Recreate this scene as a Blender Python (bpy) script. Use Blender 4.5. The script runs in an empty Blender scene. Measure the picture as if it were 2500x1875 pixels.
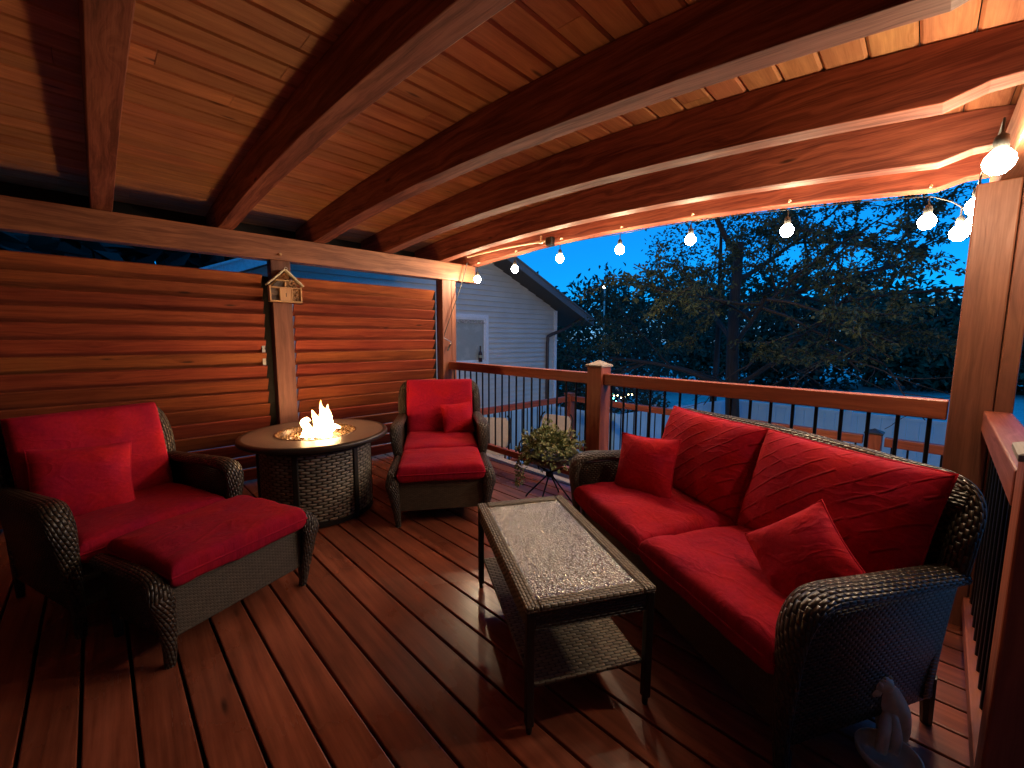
import bpy, bmesh, math, random
from mathutils import Vector, Matrix, noise as mnoise
R = math.radians
PI = math.pi
random.seed(7)
C = bpy.data.collections.new("scene_objects")
bpy.context.scene.collection.children.link(C)
sc = bpy.context.scene

# ------------------------------------------------------------------ camera, world, exposure
cam = bpy.data.cameras.new("camera")
cam_o = bpy.data.objects.new("camera", cam)
C.objects.link(cam_o)
YAW, PITCH, ROLL = 0.82600, 0.11113, 0.00396
CAM = Vector((4.333, -2.9125, 1.367))
d = Vector((-math.sin(YAW) * math.cos(PITCH), math.cos(YAW) * math.cos(PITCH), -math.sin(PITCH)))
r0 = Vector((math.cos(YAW), math.sin(YAW), 0)); u0 = r0.cross(d)
rr = r0 * math.cos(ROLL) + u0 * math.sin(ROLL); uu = -r0 * math.sin(ROLL) + u0 * math.cos(ROLL)
M = Matrix((rr, uu, -d)).transposed().to_4x4(); M.translation = CAM
cam_o.matrix_world = M
cam.sensor_width = 36; cam.lens = 1006.23 / 2500 * 36
cam.clip_start = 0.02; cam.clip_end = 600
sc.camera = cam_o

world = bpy.data.worlds.new("World"); sc.world = world; world.use_nodes = True
wt = world.node_tree; wt.nodes.clear()
wo = wt.nodes.new('ShaderNodeOutputWorld'); wb = wt.nodes.new('ShaderNodeBackground')
sky = wt.nodes.new('ShaderNodeTexSky'); sky.sky_type = 'NISHITA'; sky.sun_disc = False
sky.sun_elevation = R(15.0); sky.sun_rotation = R(180); sky.altitude = 600
sky.air_density = 1.0; sky.dust_density = 0.0; sky.ozone_density = 10.0
hs = wt.nodes.new('ShaderNodeHueSaturation'); hs.inputs['Saturation'].default_value = 1.15
wt.links.new(sky.outputs[0], hs.inputs['Color'])
mx = wt.nodes.new('ShaderNodeMix'); mx.data_type = 'RGBA'; mx.inputs[0].default_value = 0.5      # evens the dome out as twilight does
wt.links.new(hs.outputs[0], mx.inputs[6]); mx.inputs[7].default_value = (0.05, 1.45, 4.4, 1)
wt.links.new(mx.outputs[2], wb.inputs['Color'])
wt.links.new(wb.outputs[0], wo.inputs[0]); wb.inputs['Strength'].default_value = 0.15

sc.view_settings.view_transform = 'Standard'; sc.view_settings.look = 'None'
sc.view_settings.exposure = 0.52; sc.view_settings.gamma = 1.0
try:
    sc.cycles.use_denoising = True
    sc.cycles.max_bounces = 7; sc.cycles.diffuse_bounces = 4; sc.cycles.glossy_bounces = 3
    sc.cycles.sample_clamp_indirect = 6.0
except Exception:
    pass
FLAME_W = 700.0
BULB_W = 285.0

# ------------------------------------------------------------------ object helpers
def tag(o, label=None, cat=None, group=None, kind=None):
    if label: o['label'] = label
    if cat: o['category'] = cat
    if group: o['group'] = group
    if kind: o['kind'] = kind
    return o

def empty(name, loc=(0, 0, 0), rz=0.0, label=None, cat=None, group=None):
    o = bpy.data.objects.new(name, None); C.objects.link(o)
    o.empty_display_size = 0.1
    o.location = loc; o.rotation_euler = (0, 0, rz)
    return tag(o, label, cat, group)

class MB:
    """collects faces with metric uv (u runs along the grain)"""
    def __init__(s):
        s.v = []; s.f = []; s.uv = []
    def face(s, pts, uvs=None):
        i = len(s.v); s.v += [tuple(p) for p in pts]; s.f.append(tuple(range(i, i + len(pts))))
        s.uv.append(uvs or [(p[0], p[1]) for p in pts]); return s
    def box(s, x0, x1, y0, y1, z0, z1, grain=None, mat=None):
        dims = (x1 - x0, y1 - y0, z1 - z0)
        g = grain if grain is not None else max(range(3), key=lambda k: dims[k])
        P = [(x, y, z) for z in (z0, z1) for y in (y0, y1) for x in (x0, x1)]
        i = len(s.v)
        du, dv = random.uniform(0, 50), random.uniform(0, 50)
        s.v += [tuple(mat @ Vector(p)) if mat is not None else p for p in P]
        for f, n in (((0, 2, 3, 1), 2), ((4, 5, 7, 6), 2), ((0, 1, 5, 4), 1), ((2, 6, 7, 3), 1), ((0, 4, 6, 2), 0), ((1, 3, 7, 5), 0)):
            s.f.append(tuple(i + k for k in f))
            a = [k for k in range(3) if k != n]
            if g == n: gu, gv = a
            else: gu = g; gv = [k for k in a if k != g][0]
            s.uv.append([(P[k][gu] + du, P[k][gv] + dv + n * 0.37) for k in f])
        return s
    def grid(s, rows, closed_u=False, uvs=None, flip=False):
        """rows: list of lists of points; shared vertices"""
        n = len(rows); m = len(rows[0]); i = len(s.v)
        for r_ in rows: s.v += [tuple(p) for p in r_]
        if uvs is None:
            uvs = [[(a, b) for b in range(m)] for a in range(n)]
        for a in range(n - 1):
            for b in range(m if closed_u else m - 1):
                b2 = (b + 1) % m
                q = [i + a * m + b, i + (a + 1) * m + b, i + (a + 1) * m + b2, i + a * m + b2]
                ub = uvs[a][b2] if b2 else (uvs[a][b][0], 2 * uvs[a][m - 1][1] - uvs[a][m - 2][1]) if closed_u else uvs[a][b2]
                uc = uvs[a + 1][b2] if b2 else (uvs[a + 1][b][0], 2 * uvs[a + 1][m - 1][1] - uvs[a + 1][m - 2][1]) if closed_u else uvs[a + 1][b2]
                w = [uvs[a][b], uvs[a + 1][b], uc, ub]
                if flip: q = q[::-1]; w = w[::-1]
                s.f.append(tuple(q)); s.uv.append(w)
        return s
    def sweep(s, path, rad, seg=10, cap=True, up=None):
        """elliptical tube along path; rad = list of (ra, rb) or number; ra along side axis, rb along normal"""
        path = [Vector(p) for p in path]; n = len(path)
        if not isinstance(rad, (list, tuple)): rad = [(rad, rad)] * n
        rad = [(q, q) if not isinstance(q, (list, tuple)) else q for q in rad]
        rows = []; uvs = []; L = 0.0; side = None
        for k in range(n):
            t = (path[min(k + 1, n - 1)] - path[max(k - 1, 0)]).normalized()
            if up is not None:
                sd = Vector(up) - t * t.dot(Vector(up))
                sd.normalize()
            else:
                if side is None:
                    a = Vector((0, 0, 1)) if abs(t.z) < 0.9 else Vector((1, 0, 0))
                    sd = t.cross(a).normalized()
                else:
                    sd = (side - t * t.dot(side)).normalized()
            side = sd; nm = t.cross(sd)
            if k: L += (path[k] - path[k - 1]).length
            ra, rb = rad[k]; per = 2 * PI * (ra + rb) / 2
            rows.append([path[k] + sd * (ra * math.cos(2 * PI * j / seg)) + nm * (rb * math.sin(2 * PI * j / seg)) for j in range(seg)])
            uvs.append([(L, per * j / seg) for j in range(seg)])
        s.grid(rows, closed_u=True, uvs=uvs, flip=True)
        if cap:
            i0 = len(s.v) - n * seg
            s.f.append(tuple(i0 + j for j in range(seg))); s.uv.append([(0.01 * math.cos(j), 0.01 * math.sin(j)) for j in range(seg)])
            i1 = i0 + (n - 1) * seg
            s.f.append(tuple(i1 + seg - 1 - j for j in range(seg))); s.uv.append([(0.01 * math.cos(j), 0.01 * math.sin(j)) for j in range(seg)])
        return s
    def lathe(s, prof, seg=32, center=(0, 0), sx=1.0, sy=1.0):
        rows = []; uvs = []; L = 0
        for k, (r_, z) in enumerate(prof):
            if k: L += math.hypot(r_ - prof[k - 1][0], z - prof[k - 1][1])
            rows.append([(center[0] + sx * r_ * math.cos(2 * PI * j / seg), center[1] + sy * r_ * math.sin(2 * PI * j / seg), z) for j in range(seg)])
            uvs.append([(L, max(r_, 0.02) * 2 * PI * j / seg) for j in range(seg)])
        return s.grid(rows, closed_u=True, uvs=uvs, flip=True)
    def ball(s, c, rad, seg=14, rings=9, rot=None):
        prof = []
        rows = []
        for a in range(rings + 1):
            th = PI * a / rings
            row = []
            for j in range(seg):
                ph = 2 * PI * j / seg
                p = Vector((rad[0] * math.sin(th) * math.cos(ph), rad[1] * math.sin(th) * math.sin(ph), rad[2] * math.cos(th)))
                if rot is not None: p = rot @ p
                row.append(p + Vector(c))
            rows.append(row)
        return s.grid(rows, closed_u=True)
    def build(s, name, mat, parent=None, smooth=False, bevel=0.0, seg=2, loc=None, merge=False):
        me = bpy.data.meshes.new(name)
        me.from_pydata(s.v, [], s.f)
        ul = me.uv_layers.new(name="UVMap")
        k = 0
        flat = []
        for poly_uv in s.uv:
            for q in poly_uv: flat += [q[0], q[1]]
        ul.data.foreach_set('uv', flat)
        if merge:
            bm = bmesh.new(); bm.from_mesh(me); bmesh.ops.remove_doubles(bm, verts=bm.verts, dist=1e-5); bm.to_mesh(me); bm.free()
        me.update()
        if smooth: me.polygons.foreach_set('use_smooth', [True] * len(me.polygons))
        me.materials.append(mat)
        o = bpy.data.objects.new(name, me); C.objects.link(o)
        if parent is not None: o.parent = parent
        if loc is not None: o.location = loc
        if bevel:
            m = o.modifiers.new('bevel', 'BEVEL'); m.width = bevel; m.segments = seg; m.limit_method = 'ANGLE'; m.angle_limit = R(40)
            m.harden_normals = False
        return o

def catmull(pts, n=6):
    P = [Vector(p) for p in pts]; out = []
    for i in range(len(P) - 1):
        p0 = P[max(i - 1, 0)]; p1 = P[i]; p2 = P[i + 1]; p3 = P[min(i + 2, len(P) - 1)]
        for k in range(n):
            t = k / n
            out.append(0.5 * ((2 * p1) + (-p0 + p2) * t + (2 * p0 - 5 * p1 + 4 * p2 - p3) * t * t + (-p0 + 3 * p1 - 3 * p2 + p3) * t ** 3))
    out.append(P[-1]); return out

def lerp_list(vals, n):
    out = []
    m = len(vals) - 1
    for k in range(n):
        t = k / (n - 1) * m; i = min(int(t), m - 1); f = t - i
        a, b = vals[i], vals[i + 1]
        out.append(tuple(a[q] * (1 - f) + b[q] * f for q in range(len(a))))
    return out

def copy_tree(o, parent=None):
    c = o.copy(); C.objects.link(c)
    if parent is not None: c.parent = parent
    for ch in [x for x in C.objects if x.parent == o]:
        copy_tree(ch, c)
    return c

# ------------------------------------------------------------------ materials
class NT:
    def __init__(s, name):
        s.m = bpy.data.materials.new(name); s.m.use_nodes = True
        s.t = s.m.node_tree; s.t.nodes.clear()
        s.out = s.t.nodes.new('ShaderNodeOutputMaterial')
        s.b = s.t.nodes.new('ShaderNodeBsdfPrincipled')
        s.t.links.new(s.b.outputs[0], s.out.inputs[0])
    def n(s, typ, **kw):
        nd = s.t.nodes.new(typ)
        for k, v in kw.items(): setattr(nd, k, v)
        return nd
    def inp(s, sock, v):
        if isinstance(v, bpy.types.NodeSocket): s.t.links.new(v, sock)
        elif v is not None: sock.default_value = v
    def math(s, op, a, b=None, c=None, clamp=False):
        nd = s.n('ShaderNodeMath', operation=op, use_clamp=clamp)
        s.inp(nd.inputs[0], a); s.inp(nd.inputs[1], b) if b is not None else None
        if c is not None: s.inp(nd.inputs[2], c)
        return nd.outputs[0]
    def uv(s):
        nd = s.n('ShaderNodeTexCoord'); sp = s.n('ShaderNodeSeparateXYZ'); s.t.links.new(nd.outputs['UV'], sp.inputs[0])
        return sp.outputs[0], sp.outputs[1]
    def obj(s):
        return s.n('ShaderNodeTexCoord').outputs['Object']
    def comb(s, x, y, z=0.0):
        nd = s.n('ShaderNodeCombineXYZ'); s.inp(nd.inputs[0], x); s.inp(nd.inputs[1], y); s.inp(nd.inputs[2], z); return nd.outputs[0]
    def noise(s, vec, scale=5, detail=4, rough=0.55, dist=0.0):
        nd = s.n('ShaderNodeTexNoise'); s.inp(nd.inputs['Vector'], vec); nd.inputs['Scale'].default_value = scale
        nd.inputs['Detail'].default_value = detail; nd.inputs['Roughness'].default_value = rough; nd.inputs['Distortion'].default_value = dist
        return nd.outputs['Fac']
    def vor(s, vec, scale=5, feature='F1', out='Distance', rand=1.0):
        nd = s.n('ShaderNodeTexVoronoi', feature=feature); s.inp(nd.inputs['Vector'], vec); nd.inputs['Scale'].default_value = scale
        nd.inputs['Randomness'].default_value = rand
        return nd.outputs[out]
    def ramp(s, fac, stops, interp='LINEAR'):
        nd = s.n('ShaderNodeValToRGB'); s.inp(nd.inputs[0], fac); cr = nd.color_ramp; cr.interpolation = interp
        while len(cr.elements) > 1: cr.elements.remove(cr.elements[-1])
        cr.elements[0].position = stops[0][0]; cr.elements[0].color = (*stops[0][1], 1) if len(stops[0][1]) == 3 else stops[0][1]
        for p, c in stops[1:]:
            e = cr.elements.new(p); e.color = (*c, 1) if len(c) == 3 else c
        return nd.outputs[0]
    def mapr(s, v, a, b, c, d_):
        nd = s.n('ShaderNodeMapRange'); s.inp(nd.inputs[0], v)
        for k, q in enumerate((a, b, c, d_)): nd.inputs[k + 1].default_value = q
        return nd.outputs[0]
    def mix(s, f, a, b, mode='MIX'):
        nd = s.n('ShaderNodeMix', data_type='RGBA', blend_type=mode)
        s.inp(nd.inputs[0], f)
        s.inp(nd.inputs[6], (*a, 1) if isinstance(a, tuple) and len(a) == 3 else a)
        s.inp(nd.inputs[7], (*b, 1) if isinstance(b, tuple) and len(b) == 3 else b)
        return nd.outputs[2]
    def island(s):
        return s.n('ShaderNodeNewGeometry').outputs['Random Per Island']
    def hsv(s, col, h=0.5, sat=1.0, v=1.0):
        nd = s.n('ShaderNodeHueSaturation'); s.inp(nd.inputs['Hue'], h); s.inp(nd.inputs['Saturation'], sat); s.inp(nd.inputs['Value'], v); s.inp(nd.inputs['Color'], col)
        return nd.outputs[0]
    def bump(s, h, strength=0.5, dist=0.01):
        nd = s.n('ShaderNodeBump'); s.inp(nd.inputs['Height'], h); nd.inputs['Strength'].default_value = strength; nd.inputs['Distance'].default_value = dist
        s.t.links.new(nd.outputs[0], s.b.inputs['Normal'])
    def set(s, col=None, rough=None, metal=None, coat=None, coat_rough=None, spec=None):
        for k, v in (('Base Color', col), ('Roughness', rough), ('Metallic', metal), ('Coat Weight', coat), ('Coat Roughness', coat_rough), ('Specular IOR Level', spec)):
            if v is None: continue
            if isinstance(v, tuple) and len(v) == 3: v = (*v, 1)
            s.inp(s.b.inputs[k], v)
        return s.m

def plain(name, col, rough=0.6, metal=0.0, var=0.12, scale=30, bumpy=0.0):
    t = NT(name)
    f = t.noise(t.obj(), scale, 4)
    c = t.hsv((*col, 1), v=t.mapr(f, 0.25, 0.75, 1 - var, 1 + var))
    t.set(c, t.mapr(f, 0.2, 0.8, max(rough - 0.08, 0.03), min(rough + 0.08, 1)), metal)
    if bumpy: t.bump(f, bumpy, 0.004)
    return t.m

def wood(name, dark, light, rough=0.5, across=26.0, knots=0.55, var=0.22, bump=0.25, sheen=0.5, knotcol=(0.03, 0.012, 0.008), grain_amt=1.0):
    t = NT(name)
    u, v = t.uv(); isl = t.island()
    off = t.math('MULTIPLY', isl, 91.7)
    vec0 = t.comb(t.math('MULTIPLY', u, 1.6), t.math('MULTIPLY', v, 5.0), off)
    warp = t.noise(vec0, 1.3, 3)
    # knots : sparse voronoi cells in plank space
    kv = t.comb(t.math('MULTIPLY', u, 2.3), t.math('MULTIPLY', v, 9.0), off)
    kd = t.vor(kv, 1.0)
    ring = t.mapr(kd, 0.0, 0.5, 1.0, 0.0)
    vw = t.math('ADD', v, t.math('MULTIPLY', t.math('ADD', warp, t.math('MULTIPLY', t.math('POWER', ring, 2.0), 0.5)), 0.10))
    g1 = t.noise(t.comb(t.math('MULTIPLY', u, 0.9), t.math('MULTIPLY', vw, across), off), 1.6, 6, 0.62)
    g2 = t.noise(t.comb(t.math('MULTIPLY', u, 5.0), t.math('MULTIPLY', v, 190.0), off), 1.0, 3, 0.6)
    blot = t.noise(t.comb(t.math('MULTIPLY', u, 2.2), t.math('MULTIPLY', v, 4.0), off), 1.0, 4)
    g = t.math('ADD', t.math('MULTIPLY', g1, 0.72), t.math('MULTIPLY', g2, 0.28))
    gg = t.mapr(g, 0.5 - 0.13 / grain_amt, 0.5 + 0.13 / grain_amt, 0, 1)
    col = t.mix(gg, dark, light)
    col = t.hsv(col, h=t.math('ADD', t.mapr(blot, 0.2, 0.8, 0.493, 0.507), t.math('MULTIPLY', t.math('SUBTRACT', t.math('FRACT', t.math('MULTIPLY', isl, 7.31)), 0.5), 0.018)), v=t.math('MULTIPLY', t.mapr(isl, 0, 1, 1 - var, 1 + var), t.mapr(blot, 0.25, 0.75, 0.78, 1.2)))
    # only some cells carry a knot
    kc = t.n('ShaderNodeTexVoronoi'); t.inp(kc.inputs['Vector'], kv); kc.inputs['Scale'].default_value = 1.0
    sp = t.n('ShaderNodeSeparateColor'); t.t.links.new(kc.outputs['Color'], sp.inputs[0])
    has = t.math('GREATER_THAN', sp.outputs[0], 1 - knots)
    km = t.math('MULTIPLY', has, t.mapr(kd, 0.05, 0.13, 1.0, 0.0))
    col = t.mix(t.math('MULTIPLY', km, 0.85), col, knotcol)
    t.set(col, t.mapr(g, 0.3, 0.7, rough + 0.1, rough - 0.08), spec=sheen)
    t.bump(g, bump, 0.004)
    return t.m

def wicker(name, dark, light, a=0.075, b=0.022, rough=0.42, bump=0.9, dist=0.008, gap=0.22, var=0.35, tall=0.45):
    """woven flat strands: u along strands, half-cell offset every row"""
    t = NT(name)
    u, v = t.uv()
    row = t.math('FLOOR', t.math('DIVIDE', v, b)); fv = t.math('FRACT', t.math('DIVIDE', v, b))
    par = t.math('MODULO', t.math('ADD', row, 1000.0), 2.0)
    uo = t.math('ADD', t.math('DIVIDE', u, a), t.math('MULTIPLY', par, 0.5))
    fu = t.math('FRACT', uo); cell = t.math('FLOOR', uo)
    hv = t.math('POWER', t.math('SINE', t.math('MULTIPLY', fv, PI)), 0.5)
    hu = t.math('POWER', t.math('SINE', t.math('MULTIPLY', fu, PI)), tall)
    h = t.math('MULTIPLY', hv, hu)
    wn = t.n('ShaderNodeTexWhiteNoise', noise_dimensions='2D'); t.inp(wn.inputs['Vector'], t.comb(row, cell, 0.0))
    sp = t.n('ShaderNodeSeparateColor'); t.t.links.new(wn.outputs['Color'], sp.inputs[0])
    fine = t.noise(t.comb(t.math('MULTIPLY', u, 30.0), t.math('MULTIPLY', v, 400.0), 0.0), 1.0, 2)
    col = t.mix(t.math('ADD', t.math('MULTIPLY', sp.outputs[0], 0.7), t.math('MULTIPLY', fine, 0.3)), dark, light)
    m = t.mapr(h, gap, gap + 0.25, 0.06, 1.0)
    col = t.mix(m, (0.004, 0.003, 0.003), col)
    t.set(col, rough)
    t.bump(t.math('ADD', h, t.math('MULTIPLY', fine, 0.12)), bump, dist)
    return t.m

def fabric(name, base, quilt=0.0, qs=0.062, ang=0.5):
    t = NT(name)
    u, v = t.uv()
    f1 = t.noise(t.obj(), 6, 4); f2 = t.noise(t.comb(u, v, 0.0), 420, 2)
    f3 = t.noise(t.comb(u, v, 0.0), 60, 4)
    col = t.hsv((*base, 1), h=t.mapr(f1, 0.3, 0.7, 0.494, 0.506), v=t.math('MULTIPLY', t.mapr(f1, 0.3, 0.7, 0.84, 1.14), t.math('MULTIPLY', t.mapr(f2, 0.3, 0.7, 0.84, 1.14), t.mapr(f3, 0.3, 0.7, 0.84, 1.14))))
    cr = t.math('ABSOLUTE', t.math('SUBTRACT', t.noise(t.comb(u, t.math('MULTIPLY', v, 1.7), 1.0), 5.0, 3, 0.5, 0.6), 0.5))
    h = t.math('ADD', t.math('ADD', t.math('MULTIPLY', f2, 0.30), t.math('MULTIPLY', f3, 0.30)), t.math('MULTIPLY', t.mapr(cr, 0.0, 0.09, 0.0, 1.0), 0.7))
    if quilt:
        w = t.math('ADD', t.math('MULTIPLY', u, math.sin(ang)), t.math('MULTIPLY', v, math.cos(ang)))
        w = t.math('ADD', w, t.math('MULTIPLY', t.noise(t.comb(u, v, 3.0), 5, 2), 0.035))
        al = t.math('SUBTRACT', t.math('MULTIPLY', u, math.cos(ang)), t.math('MULTIPLY', v, math.sin(ang)))
        tri = t.math('ABSOLUTE', t.math('SUBTRACT', t.math('FRACT', t.math('DIVIDE', w, qs)), 0.5))
        groove = t.mapr(tri, 0.0, 0.10, 0.0, 1.0)
        rowi = t.math('FLOOR', t.math('DIVIDE', w, qs))
        dash = t.noise(t.comb(t.math('MULTIPLY', al, 16.0), t.math('MULTIPLY', rowi, 7.3), 0.0), 1.0, 2)
        groove = t.math('MAXIMUM', groove, t.mapr(dash, 0.45, 0.6, 0.15, 1.0))
        pillow = t.math('POWER', t.math('MULTIPLY', tri, 2.0), 0.6)
        h = t.math('ADD', h, t.math('MULTIPLY', t.math('ADD', t.math('MULTIPLY', groove, 2.6), t.math('MULTIPLY', pillow, 0.5)), quilt))
        col = t.mix(groove, t.hsv(col, v=0.55), col)
    t.set(col, 0.9, spec=0.12)
    try:
        t.b.inputs['Sheen Weight'].default_value = 0.06; t.b.inputs['Sheen Roughness'].default_value = 0.5
        t.b.inputs['Sheen Tint'].default_value = (1, 0.25, 0.25, 1)
    except Exception: pass
    t.bump(h, 0.55, 0.005)
    return t.m

def emit(name, col, strength):
    t = NT(name)
    t.b.inputs['Base Color'].default_value = (0.8, 0.8, 0.8, 1)
    t.b.inputs['Emission Color'].default_value = (*col, 1); t.b.inputs['Emission Strength'].default_value = strength
    return t.m

m_beam = wood('stained_beam_wood', (0.135, 0.038, 0.021), (0.34, 0.115, 0.062), 0.66, 18, 0.25, 0.10, 0.3, sheen=0.3, grain_amt=1.25)
m_header = wood('stained_header_wood', (0.18, 0.060, 0.025), (0.37, 0.148, 0.068), 0.5, 16, 0.22, 0.08, 0.3, grain_amt=1.3)
m_post = wood('stained_post_wood', (0.145, 0.050, 0.024), (0.265, 0.102, 0.052), 0.55, 14, 0.16, 0.06, 0.25)
m_slat = wood('stained_slat_wood', (0.185, 0.036, 0.014), (0.335, 0.078, 0.029), 0.68, 22, 0.5, 0.28, 0.3, sheen=0.3, grain_amt=1.05)
m_ceil = wood('pine_ceiling_wood', (0.45, 0.172, 0.074), (0.70, 0.325, 0.150), 0.55, 14, 0.62, 0.16, 0.15, knotcol=(0.09, 0.025, 0.010), grain_amt=0.9)
m_rail = wood('stained_rail_wood', (0.20, 0.050, 0.020), (0.36, 0.105, 0.045), 0.5, 18, 0.25, 0.10, 0.2)
m_trim = wood('grey_weathered_wood', (0.22, 0.19, 0.17), (0.36, 0.32, 0.29), 0.6, 20, 0.1, 0.1, 0.2)

def deck_mat():
    t = NT('wet_deck_boards')
    u, v = t.uv(); isl = t.island(); off = t.math('MULTIPLY', isl, 77.0)
    g1 = t.noise(t.comb(t.math('MULTIPLY', u, 1.0), t.math('MULTIPLY', v, 22.0), off), 1.5, 6, 0.6)
    blot = t.noise(t.comb(t.math('MULTIPLY', u, 2.0), t.math('MULTIPLY', v, 4.0), off), 1.4, 5)
    kv = t.comb(t.math('MULTIPLY', u, 1.6), t.math('MULTIPLY', v, 7.0), off)
    kd = t.vor(kv, 1.0)
    col = t.mix(t.mapr(g1, 0.3, 0.7, 0, 1), (0.155, 0.040, 0.021), (0.335, 0.098, 0.053))
    col = t.hsv(col, v=t.math('MULTIPLY', t.mapr(isl, 0, 1, 0.86, 1.14), t.mapr(blot, 0.25, 0.75, 0.72, 1.25)))
    col = t.mix(t.math('MULTIPLY', t.mapr(kd, 0.03, 0.10, 0.8, 0.0), 1.0), col, (0.02, 0.008, 0.006))
    wet = t.noise(t.obj(), 1.5, 4, 0.5)
    wetm = t.mapr(wet, 0.42, 0.58, 1.0, 0.0)
    t.set(col, t.math('ADD', t.math('MULTIPLY', wetm, -0.18), t.mapr(g1, 0.3, 0.7, 0.46, 0.40)), spec=0.5)
    t.bump(t.math('ADD', t.math('MULTIPLY', g1, 0.6), t.math('MULTIPLY', t.noise(t.obj(), 3.0, 2), 1.2)), 0.22, 0.004)
    return t.m
m_deck = deck_mat()
m_wick_chair = wicker('brown_wicker', (0.020, 0.015, 0.011), (0.080, 0.060, 0.042), 0.030, 0.0125, 0.34, tall=0.6)
m_wick_fine = wicker('fine_brown_wicker', (0.048, 0.038, 0.027), (0.090, 0.072, 0.052), 0.030, 0.008, 0.45, 0.6, 0.003, gap=0.1)
m_wick_drum = wicker('broad_brown_wicker', (0.14, 0.122, 0.104), (0.36, 0.32, 0.27), 0.070, 0.0215, 0.42, 1.0, 0.010, gap=0.36, tall=0.55)
m_wick_table = wicker('tan_wicker', (0.12, 0.100, 0.066), (0.27, 0.225, 0.150), 0.026, 0.0125, 0.38, 0.9, 0.006, gap=0.28)
m_red = fabric('red_cushion_fabric', (0.35, 0.007, 0.028))
m_redq = fabric('red_quilted_fabric', (0.41, 0.008, 0.030), 0.62, 0.062, -0.72)
m_redp = fabric('red_pillow_fabric', (0.44, 0.010, 0.031))
m_black = plain('black_metal', (0.012, 0.012, 0.013), 0.4, 0.6)
m_void = plain('gap_shade_black', (0.003, 0.003, 0.003), 0.8)
m_dark = plain('dark_frame', (0.018, 0.016, 0.015), 0.5)
m_steel = plain('bare_steel', (0.55, 0.53, 0.50), 0.3, 0.9)
m_rubber = plain('black_rubber', (0.012, 0.012, 0.012), 0.55)
m_bulb = emit('lit_bulb_glass', (1.0, 0.74, 0.46), BULB_W)
def bulb_rate(): return m_bulb

# ------------------------------------------------------------------ setting : ground, deck
def slab(name, x0, x1, y0, y1, z0, z1, mat, kind='structure', bevel=0.0):
    o = MB().box(x0, x1, y0, y1, z0, z1).build(name, mat, bevel=bevel)
    return tag(o, kind=kind)

def lawn_mat():
    t = NT('evening_lawn')
    f = t.noise(t.obj(), 0.5, 6); f2 = t.noise(t.obj(), 14, 4)
    col = t.mix(t.mapr(f, 0.3, 0.7, 0, 1), (0.44, 0.50, 0.45), (0.62, 0.66, 0.60))
    col = t.hsv(col, v=t.mapr(f2, 0.3, 0.7, 0.7, 1.3))
    t.set(col, 0.95); t.bump(f2, 0.6, 0.05)
    return t.m
lw = MB().face([(-300, -300, -1.75), (300, -300, -1.75), (300, 300, -1.75), (-300, 300, -1.75)]).build('lawn', lawn_mat())
tag(lw, kind='structure')

def clip(poly, ax, val, keep_less):
    out = []
    for i in range(len(poly)):
        a, b = poly[i], poly[(i + 1) % len(poly)]
        ia = (a[ax] <= val) == keep_less or a[ax] == val; ib = (b[ax] <= val) == keep_less or b[ax] == val
        if ia: out.append(a)
        if ia != ib:
            t = (val - a[ax]) / (b[ax] - a[ax]); out.append(tuple(a[k] + (b[k] - a[k]) * t for k in range(2)))
    return out
db = MB(); TAN = math.tan(R(2.5)); P_ = 0.1442
DX0, DX1, DY0, DY1 = -0.30, 4.60, -5.3, 0.035
for k in range(-24, 22):
    yc = -2.413 + P_ * k
    hw = P_ / 2 - 0.0055
    def Y(x, o_): return yc + P_ / 2 + o_ + TAN * (x - 2.5)
    joint = [DX0, DX1]
    if k % 3 == 0: joint = [DX0, random.uniform(0.4, 1.1), DX1]
    for a, b in zip(joint[:-1], joint[1:]):
        a2, b2 = a + 0.001, b - 0.001
        q = [(a2, Y(a2, -hw)), (b2, Y(b2, -hw)), (b2, Y(b2, hw)), (a2, Y(a2, hw))]
        q = clip(q, 1, DY1, True)
        if len(q) < 3: continue
        q = clip(q, 1, DY0, False)
        if len(q) < 3: continue
        n = len(q); i = len(db.v); dz = random.uniform(-0.0012, 0.0012); du = random.uniform(0, 40)
        db.v += [(x, y, 0.0 + dz) for x, y in q] + [(x, y, -0.03) for x, y in q]
        db.f.append(tuple(range(i, i + n))); db.uv.append([(x + du, y) for x, y in q])
        for j in range(n):
            j2 = (j + 1) % n
            db.f.append((i + j, i + n + j, i + n + j2, i + j2)); db.uv.append([(q[j][0] + du, 0), (q[j][0] + du, 0.03), (q[j2][0] + du, 0.03), (q[j2][0] + du, 0)])
deck = db.build('deck', m_deck, bevel=0.004, seg=2)
tag(deck, kind='structure')
slab('deck_substructure', -0.32, 4.62, -5.3, 0.10, -0.30, -0.05, m_dark)
slab('deck_edge_board', -0.32, 4.62, 0.042, 0.135, -0.045, 0.0015, m_trim, bevel=0.004)

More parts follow.
